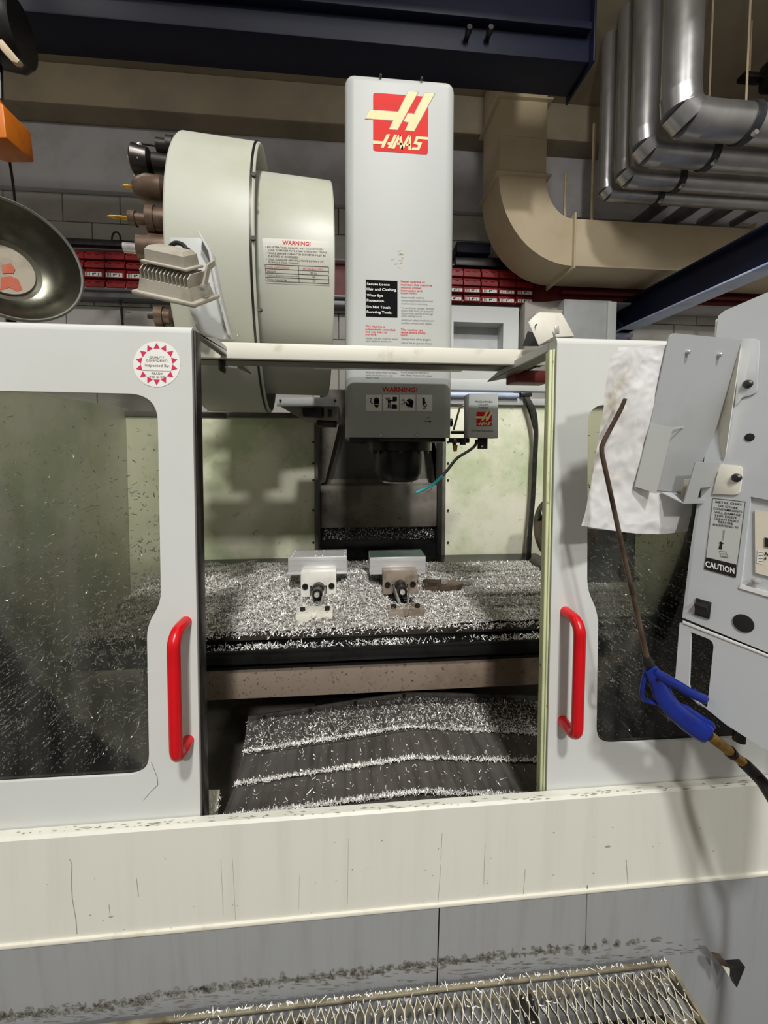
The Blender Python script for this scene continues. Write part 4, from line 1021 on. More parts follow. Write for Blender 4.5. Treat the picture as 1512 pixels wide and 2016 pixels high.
# ================================================================ floodlight on its post (left)
FLY = .80
root = fl = thing('flood_lamp', at(420, 660, .9), 'finned cast metal floodlight on a bent post above the left door', 'floodlight')
n_ = V((.10, -.55, .80)).normalized(); u_ = V((.92, -.16, -.22)); u_ = (u_ - n_ * u_.dot(n_)).normalized(); v_ = n_.cross(u_).normalized()
o_ = at(350, 583, FLY)
FR = Matrix((u_, v_, n_)).transposed()
SCL = .84
def L(a, b, c): return o_ + (u_ * a + v_ * b + n_ * c) * SCL
sc_ = 1.0
m = MB(); m.box(L(0, 0, .004), (.150 * SCL, .105 * SCL, .010 * SCL), FR, .003); m.build('front_flange', 'lamp', fl)
def frus(w0, d0, z0, w1, d1, z1):
    return [[L(-w0, -d0, z0), L(w0, -d0, z0), L(w0, d0, z0), L(-w0, d0, z0)], [L(-w1, -d1, z1), L(w1, -d1, z1), L(w1, d1, z1), L(-w1, d1, z1)]]
MB().rings(frus(.064, .044, .008, .058, .038, .034)).build('housing', 'lamp', fl)
for k in range(13):
    x = -.055 + k * .110 / 12
    m = MB(); m.prism([L(x, -.038, .032), L(x, -.038, .052), L(x, -.026, .060), L(x, .03, .060), L(x, .036, .052), L(x, .036, .032)], u_ * .002); m.build('fin', 'lamp', fl)
MB().box(L(0, 0, .04), (.090, .042, .015), FR).build('heat_core', 'steel_dark', fl)
m = MB(); m.box(L(.0, 0, .068), (.089, .0555, .005), FR, .002); m.build('gear_plate', 'lamp', fl)
MB().rings([[L(-.046, -.027, .070), L(.046, -.027, .070), L(.046, .027, .070), L(-.046, .027, .070)], [L(-.044, -.025, .092), L(.044, -.025, .092), L(.044, .025, .092), L(-.044, .025, .092)],
            [L(-.038, -.019, .099), L(.038, -.019, .099), L(.038, .019, .099), L(-.038, .019, .099)]]).build('gear_box', 'lamp', fl)
m = MB(); m.prism([L(.066, -.008, .03), L(.066, .02, .075), L(.066, .05, .082), L(.066, .05, .07), L(.066, .028, .064), L(.066, .006, .026)], u_ * .004); m.build('bracket', 'lamp', fl)
MB().tube([L(.064, -.002, .032), L(.074, -.002, .032)], .006, 10).build('bracket_bolt', 'steel', fl)
c0 = L(.02, .03, .085)
MB().tube(smooth([c0, c0 + V((-.005, .01, .012)), c0 + V((-.018, .02, .028)), c0 + V((-.034, .025, .033)), c0 + V((-.048, .03, .024)), c0 + V((-.05, .03, .008)), c0 + V((-.04, .035, -.01)), c0 + V((-.02, .05, -.03))]), .0042, 10).build('cable', 'rubber', fl)
MB().tube([c0 + V((.008, -.006, -.012)), c0 + V((-.004, .006, .010))], .0075, 10).build('cable_gland', 'black', fl)
PY = .885
m = MB(); m.prism([at(334, 467, PY), at(401, 468, PY), at(424, 507, PY), at(437, 575, PY), at(461, 667, PY), at(394, 669, PY), at(370, 600, PY), at(338, 520, PY)], (0, .004, 0), .001); m.build('post_plate', 'paint_plain', fl)
m = MB(); m.prism([at(401, 468, PY), at(424, 507, PY), at(437, 575, PY), at(461, 667, PY), at(456, 667, PY), at(432, 576, PY), at(419, 508, PY), at(398, 470, PY)], (0, -.028, 0), .001); m.build('post_flange', 'paint_plain', fl)
screws(fl, yplane(PY - .001), [(444, 640), (447, 646), (468, 662)], 2.6, (0, -1, 0))

# ---- tilted work lamp box on the right
root = wl = thing('work_lamp', at(1090, 665, .8), 'tilted stained cream lamp box above the right door', 'lamp')
q = [at(1038, 631, .80), at(1061, 611, .80), at(1090, 664, .80), at(1060, 681, .80)]
vec = at(1105, 613, .86) - at(1061, 611, .80)
m = MB(); m.prism(q, vec, .002); m.build('box', 'cream', wl)
m = MB(); m.prism([q[0] + (q[2] - q[1]) * .06, q[1] + (q[2] - q[1]) * .0 + V((0, -.001, 0)), q[1] + V((.004, -.003, .002)), q[0] + V((-.001, -.003, .001))], vec, .001); m.build('lid_rim', 'cream', wl)
MB().box(at(1096, 650, .795), (.009, .006, .016), Matrix.Rotation(-.1, 3, 'Y'), .001).build('latch', 'steel', wl)
MB().prism([at(1030, 681, .9), at(1040, 652, .9), at(1050, 655, .9), at(1062, 681, .9)], (0, .004, 0)).build('foot_bracket', 'black', wl)
screws(wl, yplane(.797), [(1055, 640)], 1.6, (0, -1, 0), 'hole')

# ================================================================ table, saddle, way cover
TZT = 1.0
TY0 = atz(700, 1238, TZT).y; TY1 = atz(700, 1117, TZT).y
TX0, TX1 = -.66, .86
root = tb = thing('work_table', ((TX0 + TX1) / 2, TY0, TZT - .1), 'long oily steel machine table buried in bright metal chips', 'table')
slots = [atz(1000, y, TZT).y for y in (1126, 1139, 1153, 1174, 1197)]
zs0 = wZ(1249, TY0, 700)
edges = [TY0] + [e for s in sorted(slots) for e in (s - .007, s + .007)] + [TY1]
for k in range(0, len(edges), 2):
    m = MB(); m.span((TX0, edges[k], TZT - .02), (TX1, edges[k + 1], TZT), .0015); m.build('table_strip', 'table', tb)
MB().span((TX0, TY0, zs0), (TX1, TY1, TZT - .02), .002).build('slab', 'table', tb)
zl = wZ(1276, TY0 - .03, 700); zk = wZ(1301, TY0 - .034, 700)
MB().span((TX0, TY0 + .012, zk), (TX1, TY1 - .02, zs0)).build('underframe', 'table_dark', tb)
MB().span((TX0, TY0 - .034, zk), (TX1, TY0 + .02, zl), .004).build('coolant_gutter', 'table_dark', tb)
MB().span((TX0, TY0 - .036, zl - .002), (TX1, TY0 - .030, zl + .006), .002).build('gutter_lip', 'table_dark', tb)
tag(MB().span((TX0, TY1 + .004, .62), (TX1, BY - .012, TZT - .03), .004).build('rear_way_cover', 'table_dark'), 'dark way cover behind the table dusted with chips', 'cover')
root = sd = thing('saddle_beam', (0, .96, .8), 'rust speckled brown beam under the front of the table', 'beam')
sY = .955; za, zc = wZ(1305, sY, 700), wZ(1366, sY, 700)
MB().span((-.5, sY, zc), (.8, sY + .3, za), .003).build('beam', 'rust', sd)
MB().span((-.5, sY - .002, za - .005), (.8, sY + .01, za + .002), .001).build('wiper_strip', 'table_dark', sd)
MB().span((-.1, sY + .12, .62), (.35, sY + .4, zc)).build('web', 'table_dark', sd)

root = wc = thing('way_cover', (.1, .8, .77), 'ridged dark steel telescopic way cover under the table with chip lines on its steps', 'cover')
Lz = [(1.03, (487, 1421), (805, 1372), (1076, 1380)), (.925, (479, 1477), (806, 1427), (1076, 1441)), (.835, (463, 1540), (815, 1488), (1074, 1495)), (.752, (437, 1606), (821, 1555), (1072, 1563)), (.69, (415, 1668), (827, 1612), (1072, 1620))]
steps = []
for k in range(4):
    (ya, *pa), (yb_, *pb) = Lz[k], Lz[k + 1]
    A = [at(*p, ya) for p in pa]; B = [at(*p, yb_) for p in pb]
    for S in (A, B):
        d_ = (S[2] - S[1]); S[2] = S[1] + d_ * (.50 / max(.01, d_.x)) if d_.x < .50 else S[2]
    lift = .006
    Bu = [p + V((0, 0, 0)) for p in B]
    Au = [p - V((0, 0, .007 if k else 0)) for p in A]
    m = MB()
    m.rings([[Au[0], Au[1], Au[1] - V((0, 0, .01)), Au[0] - V((0, 0, .01))], [Bu[0], Bu[1], Bu[1] - V((0, 0, .01)), Bu[0] - V((0, 0, .01))]])
    m.rings([[Au[1], Au[2], Au[2] - V((0, 0, .01)), Au[1] - V((0, 0, .01))], [Bu[1], Bu[2], Bu[2] - V((0, 0, .01)), Bu[1] - V((0, 0, .01))]])
    m.build('cover_plate', 'way', wc, 10)
    steps.append((Au, Bu))
A = steps[0][0]
for a, b in ((A[0], A[1]), (A[1], A[2])):
    MB().prism([a + V((0, .004, -.004)), b + V((0, .004, -.004)), b + V((0, .004, .011)), a + V((0, .004, .011))], (0, .004, 0)).build('rear_flange', 'way', wc)
for t_ in (.1, .38, .66, .97): 
    p = A[0].lerp(A[1], t_); MB().lathe([(0, -.003), (.0045, -.003), (.0045, .001), (0, .001)], p + V((0, .003, .004)), (0, 1, 0), 10).build('screw', 'hole', wc)
for k in range(4):
    Bu = steps[k][1]
    for q in range(2 if k == 0 else 1):
        o = V((0, -.001 - q * .010, -.004 - q * .006))
        m = MB(); m.tube([Bu[0] + o, Bu[1] + o], .0035, 8); m.tube([Bu[1] + o, Bu[2] + o], .0035, 8); m.build('wiper_lip', 'table_dark', wc)

# ---- vises and workpieces
def vise(xc, label, yj, mats, zt, tilt=0):
    root = thing('machine_vise', (xc, yj, TZT), label, 'vise', 'vises on the machine table')
    w_ = .051
    MB().span((xc - .036, TY0 + .035, TZT), (xc + .036, yj + .25, TZT + .014), .003).build('bed', 'steel_dark', root)
    m = MB(); 
    pr = [(xc - w_ + .004, TY0 + .028), (xc - w_ + .004, TY0 + .075), (xc - .03, TY0 + .085), (xc + .03, TY0 + .085), (xc + w_ - .004, TY0 + .075), (xc + w_ - .004, TY0 + .028), (xc + .006, TY0 + .028), (xc + .006, TY0 + .036), (xc - .006, TY0 + .036), (xc - .006, TY0 + .028)]
    m.prism([(x, y, TZT + .008) for x, y in pr], (0, 0, .020), .002); m.build('front_foot', mats[1], root)
    for s in (-1, 1): MB().lathe([(0, 0), (.007, 0), (.007, .012), (0, .012)], (xc + s * .032, TY0 + .055, TZT + .024), (0, 0, 1), 12).build('clamp_bolt', 'hole', root)
    jz0 = TZT + .02
    # moving jaw: a block with a gap in the middle for the screw nut
    out = [(xc - w_, yj, jz0), (xc - .024, yj, jz0), (xc - .024, yj, zt - .028), (xc + .024, yj, zt - .028), (xc + .024, yj, jz0), (xc + w_, yj, jz0), (xc + w_, yj, zt + .014), (xc - w_, yj, zt + .014)]
    m = MB(); m.prism(out, (0, .034, 0), .0015); mj = m.build('moving_jaw', mats[0], root)
    MB().span((xc - .022, yj + .01, jz0), (xc + .022, yj + .03, zt - .03), .002).build('nut_block', 'steel', root)
    for s in (-1, 1):
        MB().lathe([(.0045, 0), (.0085, 0), (.009, .003), (.0045, .003)], (xc + s * .038, yj - .001, zt - .028), (0, -1, 0), 16, False).build('bolt_rim', 'steel_dark', mj)
        MB().lathe([(0, .0), (.0075, .0), (.0075, .001), (0, .001)], (xc + s * .038, yj, zt - .028), (0, -1, 0), 14).build('bolt_hole', 'hole', mj)
    sz = TZT + .046
    MB().lathe([(.0, -.02), (.018, -.02), (.018, .02), (.0145, .024), (.0145, .05), (.010, .05), (.010, .04), (0, .04)], (xc, yj, sz), (0, -1, 0), 24).build('screw_boss', 'steel_dark', root)
    MB().lathe([(0, .04), (.008, .04), (.008, .056), (0, .056)], (xc, yj, sz), (0, -1, 0), 6).build('screw_hex', 'steel', root)
    m = MB(); m.prism([(xc - .02, yj - .0, TZT + .02), (xc - .02, yj - .0, TZT + .05), (xc - .013, yj - .09, TZT + .03), (xc - .013, yj - .09, TZT + .02)], (.004, 0, 0), .001)
    m.prism([(xc + .016, yj - .0, TZT + .02), (xc + .016, yj - .0, TZT + .05), (xc + .010, yj - .09, TZT + .03), (xc + .010, yj - .09, TZT + .02)], (.004, 0, 0), .001); m.build('bed_rail', 'steel', root)
    m = MB(); m.span((xc - w_, yj + .119, TZT + .012), (xc + w_, yj + .16, zt + .016), .002); m.build('fixed_jaw', mats[0], root)
    return root
jY = 1.135
zpb = wZ(1131, jY, 620)
xl, xr = wX(627, jY, 1140), wX(788, jY, 1140)
vise(xl, 'left vise with a bright moving jaw and pale front foot, clamping the white-pinned block', jY, ('jaw_bright', 'cream'), zpb - .006)
vise(xr, 'right vise with a brownish jaw and front foot, clamping the green-topped block', jY + .002, ('jaw', 'jaw'), zpb - .008)
def part(px0, px1, py0, py1, yb_, label, topm, flange, dots):
    y = jY + .036
    a, b = at(px0, py0, y), at(px1, py1, y); d = yb_
    root = thing('aluminium_block', ((a.x + b.x) / 2, y, b.z), label, 'workpiece', 'aluminium workpieces in the vises')
    m = MB(); m.span((a.x, y, b.z), (b.x, y + d, a.z - .0015), .0012); m.build('block', 'alu', root)
    m = MB(); m.span((a.x + .001, y + .001, a.z - .0016), (b.x - .001, y + d - .001, a.z + .0002)); m.build('top_face', topm, root)
    if flange: m = MB(); m.span((a.x - .002, y - .003, b.z - .002), (b.x + .002, y + d, b.z + .003), .0008); m.build('base_lip', 'alu', root)
    for fx, fy in dots:
        MB().lathe([(0, 0), (.0022, 0), (.0016, .0016), (0, .002)], (a.x + (b.x - a.x) * fx, y + d * fy, a.z), (0, 0, 1), 10).build('pin', 'white', root)
part(567, 683, 1097, 1128, .078, 'left machined aluminium block with white pins on its top', 'alu', True,
     [(.06, .1), (.06, .45), (.07, .9), (.46, .15), (.45, .85), (.58, .15), (.58, .85), (.965, .1), (.965, .5), (.965, .9)])
part(728, 838, 1097, 1129, .080, 'right machined aluminium block with a wet greenish top', 'green_wet', False, [])
# clamp piece right of the right vise
root = thing('step_clamp', at(860, 1140, 1.2), 'dark flat clamp half buried in chips right of the right vise', 'clamp')
m = MB(); m.prism(round_poly([(xr + .07, jY + .03, TZT + .012), (xr + .2, jY + .05, TZT + .012), (xr + .22, jY + .09, TZT + .012), (xr + .09, jY + .12, TZT + .012)], .02, 5), (0, 0, .014), .002); m.build('bar', 'steel_brown', root)
MB().lathe([(0, 0), (.012, 0), (.012, .016), (0, .016)], (xr + .15, jY + .075, TZT + .025), (0, 0, 1), 6).build('nut', 'steel', root)

# ---- chip bed on the table
def hfield(x, y):
    x = np.asarray(x); y = np.asarray(y)
    n = .004 * (np.sin(x * 31 + y * 17) + np.sin(x * 53 - y * 41 + 1) + np.sin(x * 90 + y * 77 + 2) * .5) + .003 * np.sin(x * 170 + 3) * np.sin(y * 150)
    h = .012 + n
    h = h + .040 * np.exp(-((x - .02) / .055) ** 2 - ((y - 1.24) / .11) ** 2)
    h = h + .018 * np.exp(-((x + .0) / .09) ** 2 - ((y - 1.1) / .09) ** 2)
    h = h + .022 * np.exp(-((x + .27) / .16) ** 2 - ((y - 1.30) / .13) ** 2)
    h = h + .014 * np.exp(-((x + .5) / .2) ** 2 - ((y - 1.33) / .16) ** 2)
    h = h * np.clip((y - TY0) / .03, .15, 1)
    fx = np.clip((x - .24) / .12, 0, 1); h = h * (1 - fx) + fx * (.0032 + .0018 * np.sin(x * 70) * np.sin(y * 80) + .003 * np.clip((1.1 - y) / .08, 0, 1))
    for xc in (xl, xr):
        d = np.clip(1 - np.abs(x - xc) / .05, 0, 1) * np.clip(1 - np.abs(y - 1.075) / .06, 0, 1); h = h * (1 - .6 * d)
    s = np.zeros_like(x)
    for sy in slots: s = np.maximum(s, np.exp(-((y - sy) / .0055) ** 4))
    h = h - s * .012 * np.clip((x - .22) / .1, 0, 1)
    return h
nxg, nyg = 190, 80
gx, gy = np.meshgrid(np.linspace(TX0 + .005, TX1 - .005, nxg), np.linspace(TY0 + .002, TY1 + .03, nyg))
gz = TZT + hfield(gx, gy)
me = bpy.data.meshes.new('chip_bed')
idx = np.arange(nxg * nyg).reshape(nyg, nxg)
q = np.stack([idx[:-1, :-1], idx[:-1, 1:], idx[1:, 1:], idx[1:, :-1]], -1).reshape(-1, 4)
me.from_pydata(np.stack([gx, gy, gz], -1).reshape(-1, 3).tolist(), [], q.tolist()); me.update()
bed = finish('chip_heap', me, 'chip_bed', None, 60)
tag(bed, 'bed of bright curled metal chips covering the machine table', 'metal chips', kind='stuff')
n = 46000
x = rng.uniform(TX0 + .01, TX1 - .01, n); y = TY0 + (TY1 - TY0 + .02) * rng.uniform(0, 1, n)
keep = np.ones(n, bool)
for sy in slots: keep &= ~((np.abs(y - sy) < .0065) & (x > .26 + .05 * rng.normal(size=n)))
for xc in (xl, xr):
    keep &= ~((np.abs(x - xc) < .05) & (y > TY0 + .03) & (y < TY0 + .08) & (rng.uniform(size=n) < .8))
keep &= ~((x > .3) & (rng.uniform(size=n) < .3))
x, y = x[keep], y[keep]
chips('loose_chips', np.stack([x, y, TZT + hfield(x, y) + .0015], 1), (0, 0, 1), .0082, bed)
for xc in (xl, xr):
    chips('foot_chips', np.stack([xc + rng.uniform(-.045, .045, 90), TY0 + .03 + .05 * rng.beta(2, 1, 90), np.full(90, TZT + .030)], 1), (0, 0, 1), .0075, bed)
# chips hanging over the front edge and in the gutter
n = 1100; x = rng.uniform(TX0, TX1, n)
z = zs0 + (TZT + .004 - zs0) * rng.beta(2.4, 1.2, n)
chips('edge_chips', np.stack([x, np.full(n, TY0 - .002), z], 1), (0, -1, .3), .008, bed)
n = 3000; x = rng.uniform(TX0, TX1, n); d = rng.uniform(size=n)
wig = .5 + .5 * np.sin(x * 14 + 1.2) * np.sin(x * 5)
kp = d < .12 + .88 * wig ** 1.5; x = x[kp]; n = len(x)
chips('gutter_chips', np.stack([x, TY0 - .028 + .03 * rng.uniform(size=n), zl + .002 + .006 * rng.uniform(size=n) * wig[kp]], 1), (0, -.3, 1), .0075, bed)
# chips thrown on the lower back, recess
n = 1300; x = rng.uniform(xa + .02, xb - .02, n); z = TZT + .02 + .16 * rng.beta(1.1, 2.2, n)
c_ = chips('recess_chips', np.stack([x, np.full(n, BY + .102), z], 1), (0, -1, 0), .006, enc, tilt=.8)
# chips on the way cover
def on(A, B, u, v): 
    A0, A1, A2 = [np.array(p) for p in A]; B0, B1, B2 = [np.array(p) for p in B]
    lx = np.where(u < .5, u * 2, (u - .5) * 2)[:, None]
    a = np.where((u < .5)[:, None], A0 + (A1 - A0) * lx, A1 + (A2 - A1) * lx); b = np.where((u < .5)[:, None], B0 + (B1 - B0) * lx, B1 + (B2 - B1) * lx)
    return a + (b - a) * v[:, None]
P = []
A, B = steps[0]
n = 5200; u = rng.uniform(0, 1, n); v = rng.beta(1.2, 1.0, n); k = rng.uniform(size=n) < np.where(u < .18, .35, np.where(u < .5, .55, .9)); P.append(on(A, B, u[k], v[k]))
for k, (A, B) in enumerate(steps):
    n = 2600; u = rng.uniform(.0, 1, n); v = 1.03 + rng.normal(scale=.035, size=n); pp = on(A, B, u, v); pp[:, 2] -= .002
    P.append(pp)
    if k:
        n = 160; P.append(on(A, B, rng.uniform(.02, 1, n), rng.uniform(.1, .95, n)))
chips('cover_chips', np.concatenate(P) + np.array([0, 0, .001]), (0, 0, 1), .0065, wc)
# chips in the pan at the lower left
n = 2400; x = -.36 + .105 * rng.uniform(size=n); y = .675 + .10 * rng.beta(1, 1.6, n)
pan0 = wZ(1600, .76, 420)
MB().prism([(-.48, SY + .02, pan0 - .01), (-.252, SY + .02, pan0 - .03), (-.266, .79, pan0 + .02), (-.48, .79, pan0 + .03)], (0, 0, -.01)).build('pan_slope', 'inner', enc)
chips('pan_chips', np.stack([x, y, pan0 - .016 + .42 * (y - SY - .02) + .014 * np.exp(-((x + .29) / .05) ** 2 - ((y - .69) / .05) ** 2) * rng.uniform(0, 1, n)], 1), (0, 0, 1), .006, enc)

# ================================================================ control pendant (its left side faces us)
hd_ = V((math.sin(math.radians(-20.3)), math.cos(math.radians(-20.3)), 0))      # away from us along the side
nn = V((-hd_.y, hd_.x, 0)).normalized()
nface = (nn + V((0, 0, .14))).normalized()
PA = at(1392, 975, .60)
pp = plane(PA, nface)
root = pn = thing('control_pendant', PA, 'grey control pendant side with caution label, rocker switch and drive slot', 'control panel')
body = [(1414, 622), (1426, 612), (1512, 575), (1840, 430), (1840, 1420), (1512, 1285), (1349, 1218), (1366, 1075), (1379, 980)]
B3 = [pp(*p) for p in body]
slot = [pp(*p) for p in ((1478, 978), (1600, 1000), (1590, 1188), (1459, 1150))]
m = MB(); m.plate(B3, [slot], nface * -.004); m.build('side_panel', 'pendant', pn)
m = MB(); m.prism([p - nface * .0042 for p in B3], nface * -.10); 
# hollow behind the drive slot is simply a darker inset
m.build('body', 'pendant', pn)
S_ = lambda q, o=.0: [pp(x, y, o) for x, y in q]
MB().prism(S_(((1459, 1150), (1590, 1188), (1590, 1198), (1456, 1158)), .0005), nface * .0012).build('slot_edge', 'white', pn)
MB().prism(S_(((1485, 1003), (1620, 1025), (1612, 1160), (1486, 1128)), -.0032), nface * .0016).build('drive_plate', 'drive', pn)
MB().prism(S_(((1505, 1058), (1560, 1070), (1560, 1090), (1505, 1076)), -.0012), nface * .0008).build('drive_slot', 'hole', pn)
g = Print(plane(PA, nface, -.0010)); g.poly([(1491, 1082), (1503, 1084.5), (1501, 1111), (1489, 1108)]).build('drive_card', 'white', pn)
g = Print(plane(PA, nface, -.0006)); [g.disc((x, y), 1.8, 2.6) for x, y in ((1507.5, 1090), (1506.5, 1099.5), (1512, 1092))]; [g.line((1493.5 + k * 3, 1087 + i * 6), (1495 + k * 3, 1088 + i * 6), 1.4) for k in range(3) for i in range(4)]; g.build('drive_marks', 'hole', pn)
c = pp(1489, 1144, .001); MB().lathe([(0, -.002), (.0055, -.001), (.005, .003), (0, .0045)], c, nface, 16).build('knob_screw', 'steel', pn)
# lower cover with grip hole
low = [(1346, 1228), (1512, 1293), (1840, 1430), (1840, 1640), (1600, 1512), (1500, 1470), (1430, 1425), (1392, 1394), (1337, 1356)]
hole = round_poly([V((*p, 0)) for p in ((1362, 1244), (1408, 1262), (1394, 1395), (1372, 1384), (1358, 1350))], [2, 14, 8, 4, 4], 5)
pl = plane(PA, nface, .003)
m = MB(); m.plate([pl(*p) for p in low], [[pl(p.x, p.y) for p in hole]], nface * -.004); m.build('lower_cover', 'pendant', pn)
m = MB(); m.prism([plane(PA, nface, -.05)(*p) for p in ((1372, 1236), (1840, 1430), (1840, 1620), (1500, 1440), (1395, 1370))], nface * -.06); m.build('lower_body', 'band', pn)
m = MB(); m.prism([pl(*p) for p in ((1346, 1227), (1512, 1292), (1840, 1429), (1840, 1422), (1512, 1287), (1347, 1221))], nface * .0012, .0005); m.build('seam_edge', 'white', pn)
m = MB(); m.prism([pl(*p) for p in ((1346, 1228), (1340, 1226), (1330, 1352), (1337, 1356))], nface * -.03); m.build('edge_fold', 'pendant', pn)
m = MB(); m.prism([pp(*p) for p in ((1349, 1218), (1366, 1075), (1379, 980), (1374, 978), (1360, 1075), (1343, 1216))], nface * -.03); m.build('edge_fold', 'grey_dark', pn)
# rocker switch
q = [(1371.5, 1177), (1401.5, 1186), (1397.5, 1219), (1368, 1210)]
m = MB(); m.prism(S_(q, .0002), nface * .002, .0005); m.build('switch_frame', 'black', pn)
m = MB(); m.prism([pp(1373, 1184, .002), pp(1398, 1191, .002), pp(1397, 1197, .008), pp(1372, 1189, .008)], nface * .001)
m.rings([[pp(1372, 1189, .008), pp(1397, 1197, .008), pp(1394.5, 1214, .002), pp(1370.5, 1207, .002)], [pp(1373, 1186, .001), pp(1398, 1193, .001), pp(1396, 1215, .001), pp(1370, 1208, .001)]]); m.build('switch_rocker', 'black', pn)
c = pp(1464, 1227, .0012); MB().lathe([(0, 0), (.0128, 0), (.0128, .0012), (.0, .002)], c - nface * .001, nface, 32).build('hole_plug', 'hole', pn)
c = pp(1476, 861, .001); MB().lathe([(0, 0), (.0062, 0), (.0062, .001), (0, .0016)], c - nface * .001, nface, 24).build('hole_plug', 'hole', pn)
# label
lp = plane(PA, nface, .0006)
lq = [(1404, 981), (1468, 988), (1449, 1137), (1387.5, 1120)]
cl_ = Print(lp).poly(lq).build('caution_label', 'paint_plain', pn)
lq2 = plane(PA, nface, .0010)
g = Print(lq2); g.frame(lq, .9).poly([(1391.2, 1097), (1450.5, 1111.5), (1449, 1137), (1387.5, 1120)])
for s_, a, b in (('METAL CHIPS', (1409.5, 990), (1461, 995.5)), ('OR OTHER', (1414.5, 997.5), (1454, 1003)), ('CONTAMINANTS', (1405, 1003), (1462, 1010)), ('WILL DAMAGE', (1407, 1010), (1458.5, 1016.5)),
                 ('THIS DRIVE -', (1407, 1016.5), (1457, 1022.5)), ('CLEAN DISKS', (1406, 1022.5), (1455, 1028.8)), ('BEFORE', (1415, 1029), (1444, 1034)), ('INSERTING !!!', (1404.5, 1034.5), (1454, 1041))):
    g.text(s_, a, b, 4.3, bold=.008)
g.poly([(1415, 1081), (1422, 1082), (1422.5, 1073), (1423.5, 1071), (1426, 1070.5), (1420, 1066), (1415, 1069), (1418, 1070)])
g.build('label_print', 'ink', cl_)
g = Print(lq2)
for k in range(10):
    y = 1044 + k * 2.0; g.line((1424 - k * .2, y), (1428 - k * .3, y + 1), .7)
g.frame([(1417, 1085), (1430, 1087), (1434, 1098), (1420, 1096)], .8).line((1420, 1090), (1430, 1091), 1).line((1422, 1094), (1431, 1097), 1.2); g.build('label_drawing', 'ink_grey', cl_)
g = Print(plane(PA, nface, .0014)); g.text('CAUTION', (1389.5, 1115.2), (1447, 1129.5), 11, bold=.025); g.build('label_caution', 'white', cl_)
MB().tube([pp(1444, 1432, -.02), pp(1441, 1464, -.02)], .008, 12).build('stub_post', 'steel_dark', pn)
MB().span((PA.x + .16, .35, PA.z - .1), (PA.x + .28, .64, PA.z + .18), .01).build('housing', 'pendant', pn)
MB().tube([(PA.x + .24, .5, PA.z + .02), (PA.x + .9, .5, PA.z + .02), (PA.x + 1.0, 1.2, PA.z + .02)], .03, 14).build('support_arm', 'pendant', pn)
MB().prism([pp(1414, 622, -.006), pp(1405, 628, -.006), pp(1402, 672, -.006), pp(1412, 672, -.006)], nface * -.02).build('top_fold', 'white', pn)

# ---- document holder bolted to the pendant
ha = pp(1450, 760, .004)
hu = V((math.sin(math.radians(79)), math.cos(math.radians(79)), 0)); hv = V((0, .27, -1)).normalized()
hn = hu.cross(hv).normalized()
if hn.dot(CAM - ha) < 0: hn = -hn
hpn = plane(ha, hn)
root = dh = thing('document_holder', ha, 'grey bent metal document holder plate fixed to the control pendant', 'holder')
q = round_poly([hpn(*p) for p in ((1319, 655), (1462, 669), (1397, 905), (1372, 972), (1250, 962), (1253, 952), (1281, 832))], [.012, .004, 0, 0, 0, 0, 0], 6)
m = MB(); m.prism(q, -hn * .0016); m.build('back_plate', 'grey_dark', dh)
for p in ((1352.5, 693), (1414.5, 698)):
    c = hpn(*p); MB().lathe([(0, 0), (.0032, 0), (.0032, .004), (.002, .0055), (0, .0055)], c, hn, 12).build('rivet', 'steel', dh)
m = MB(); m.prism([hpn(1281, 832), hpn(1311, 838, .012), hpn(1279, 966, .012), hpn(1250, 958)], -hn * .0015)
m.prism([hpn(1311, 838, .012), hpn(1346, 838, .0), hpn(1346, 842, 0), hpn(1311, 841, .012)], hv * .001); m.build('side_pocket', 'paint_plain', dh)
q = [hpn(*p, .028) for p in ((1336, 901), (1429, 899), (1408, 976), (1315, 978))]
hl = [hpn(*p, .028) for p in ((1347, 949), (1394, 946), (1387, 972), (1341, 971))]
m = MB(); m.plate(q, [hl], -hn * .0016); m.build('front_lip', 'grey_dark', dh)
m = MB(); m.prism([hpn(1315, 978, .028), hpn(1408, 976, .028), hpn(1392, 974, .0), hpn(1300, 968, .0)], hv * .0014); m.build('tray_floor', 'grey_dark', dh)
m = MB(); m.prism([hpn(*p, .010) for p in ((1336, 940), (1400, 938), (1394, 974), (1330, 973))], -hn * .001); m.build('inner_tab', 'drive', dh)
# bracket strip to the pendant, with its two feet
m = MB(); m.prism([hpn(1460, 674), hpn(1398, 902), pp(1430, 902, .002), pp(1461, 684, .002)], nface * .0016); m.build('side_web', 'cream', dh)
q = round_poly([pp(*p, .0005) for p in ((1462, 668), (1497, 668), (1492, 776), (1462, 783), (1456, 793), (1448, 800), (1455, 700))], [0, .008, .012, .004, .004, 0, 0], 5)
m = MB(); m.prism(q, nface * .0018, .0005); m.build('upper_foot', 'pendant', dh)
q = round_poly([pp(*p, .0005) for p in ((1418, 914), (1465, 918), (1458, 975), (1404, 973))], [0, .008, .008, 0], 5)
m = MB(); m.prism(q, nface * .0018, .0005); m.build('lower_foot', 'cream', dh)
for p in ((1474, 757), (1452, 941)):
    c = pp(*p, .002); MB().lathe([(0, 0), (.0068, 0), (.0064, .003), (.004, .0055), (0, .006)], c, nface, 20).build('bolt_cap', 'black', dh)

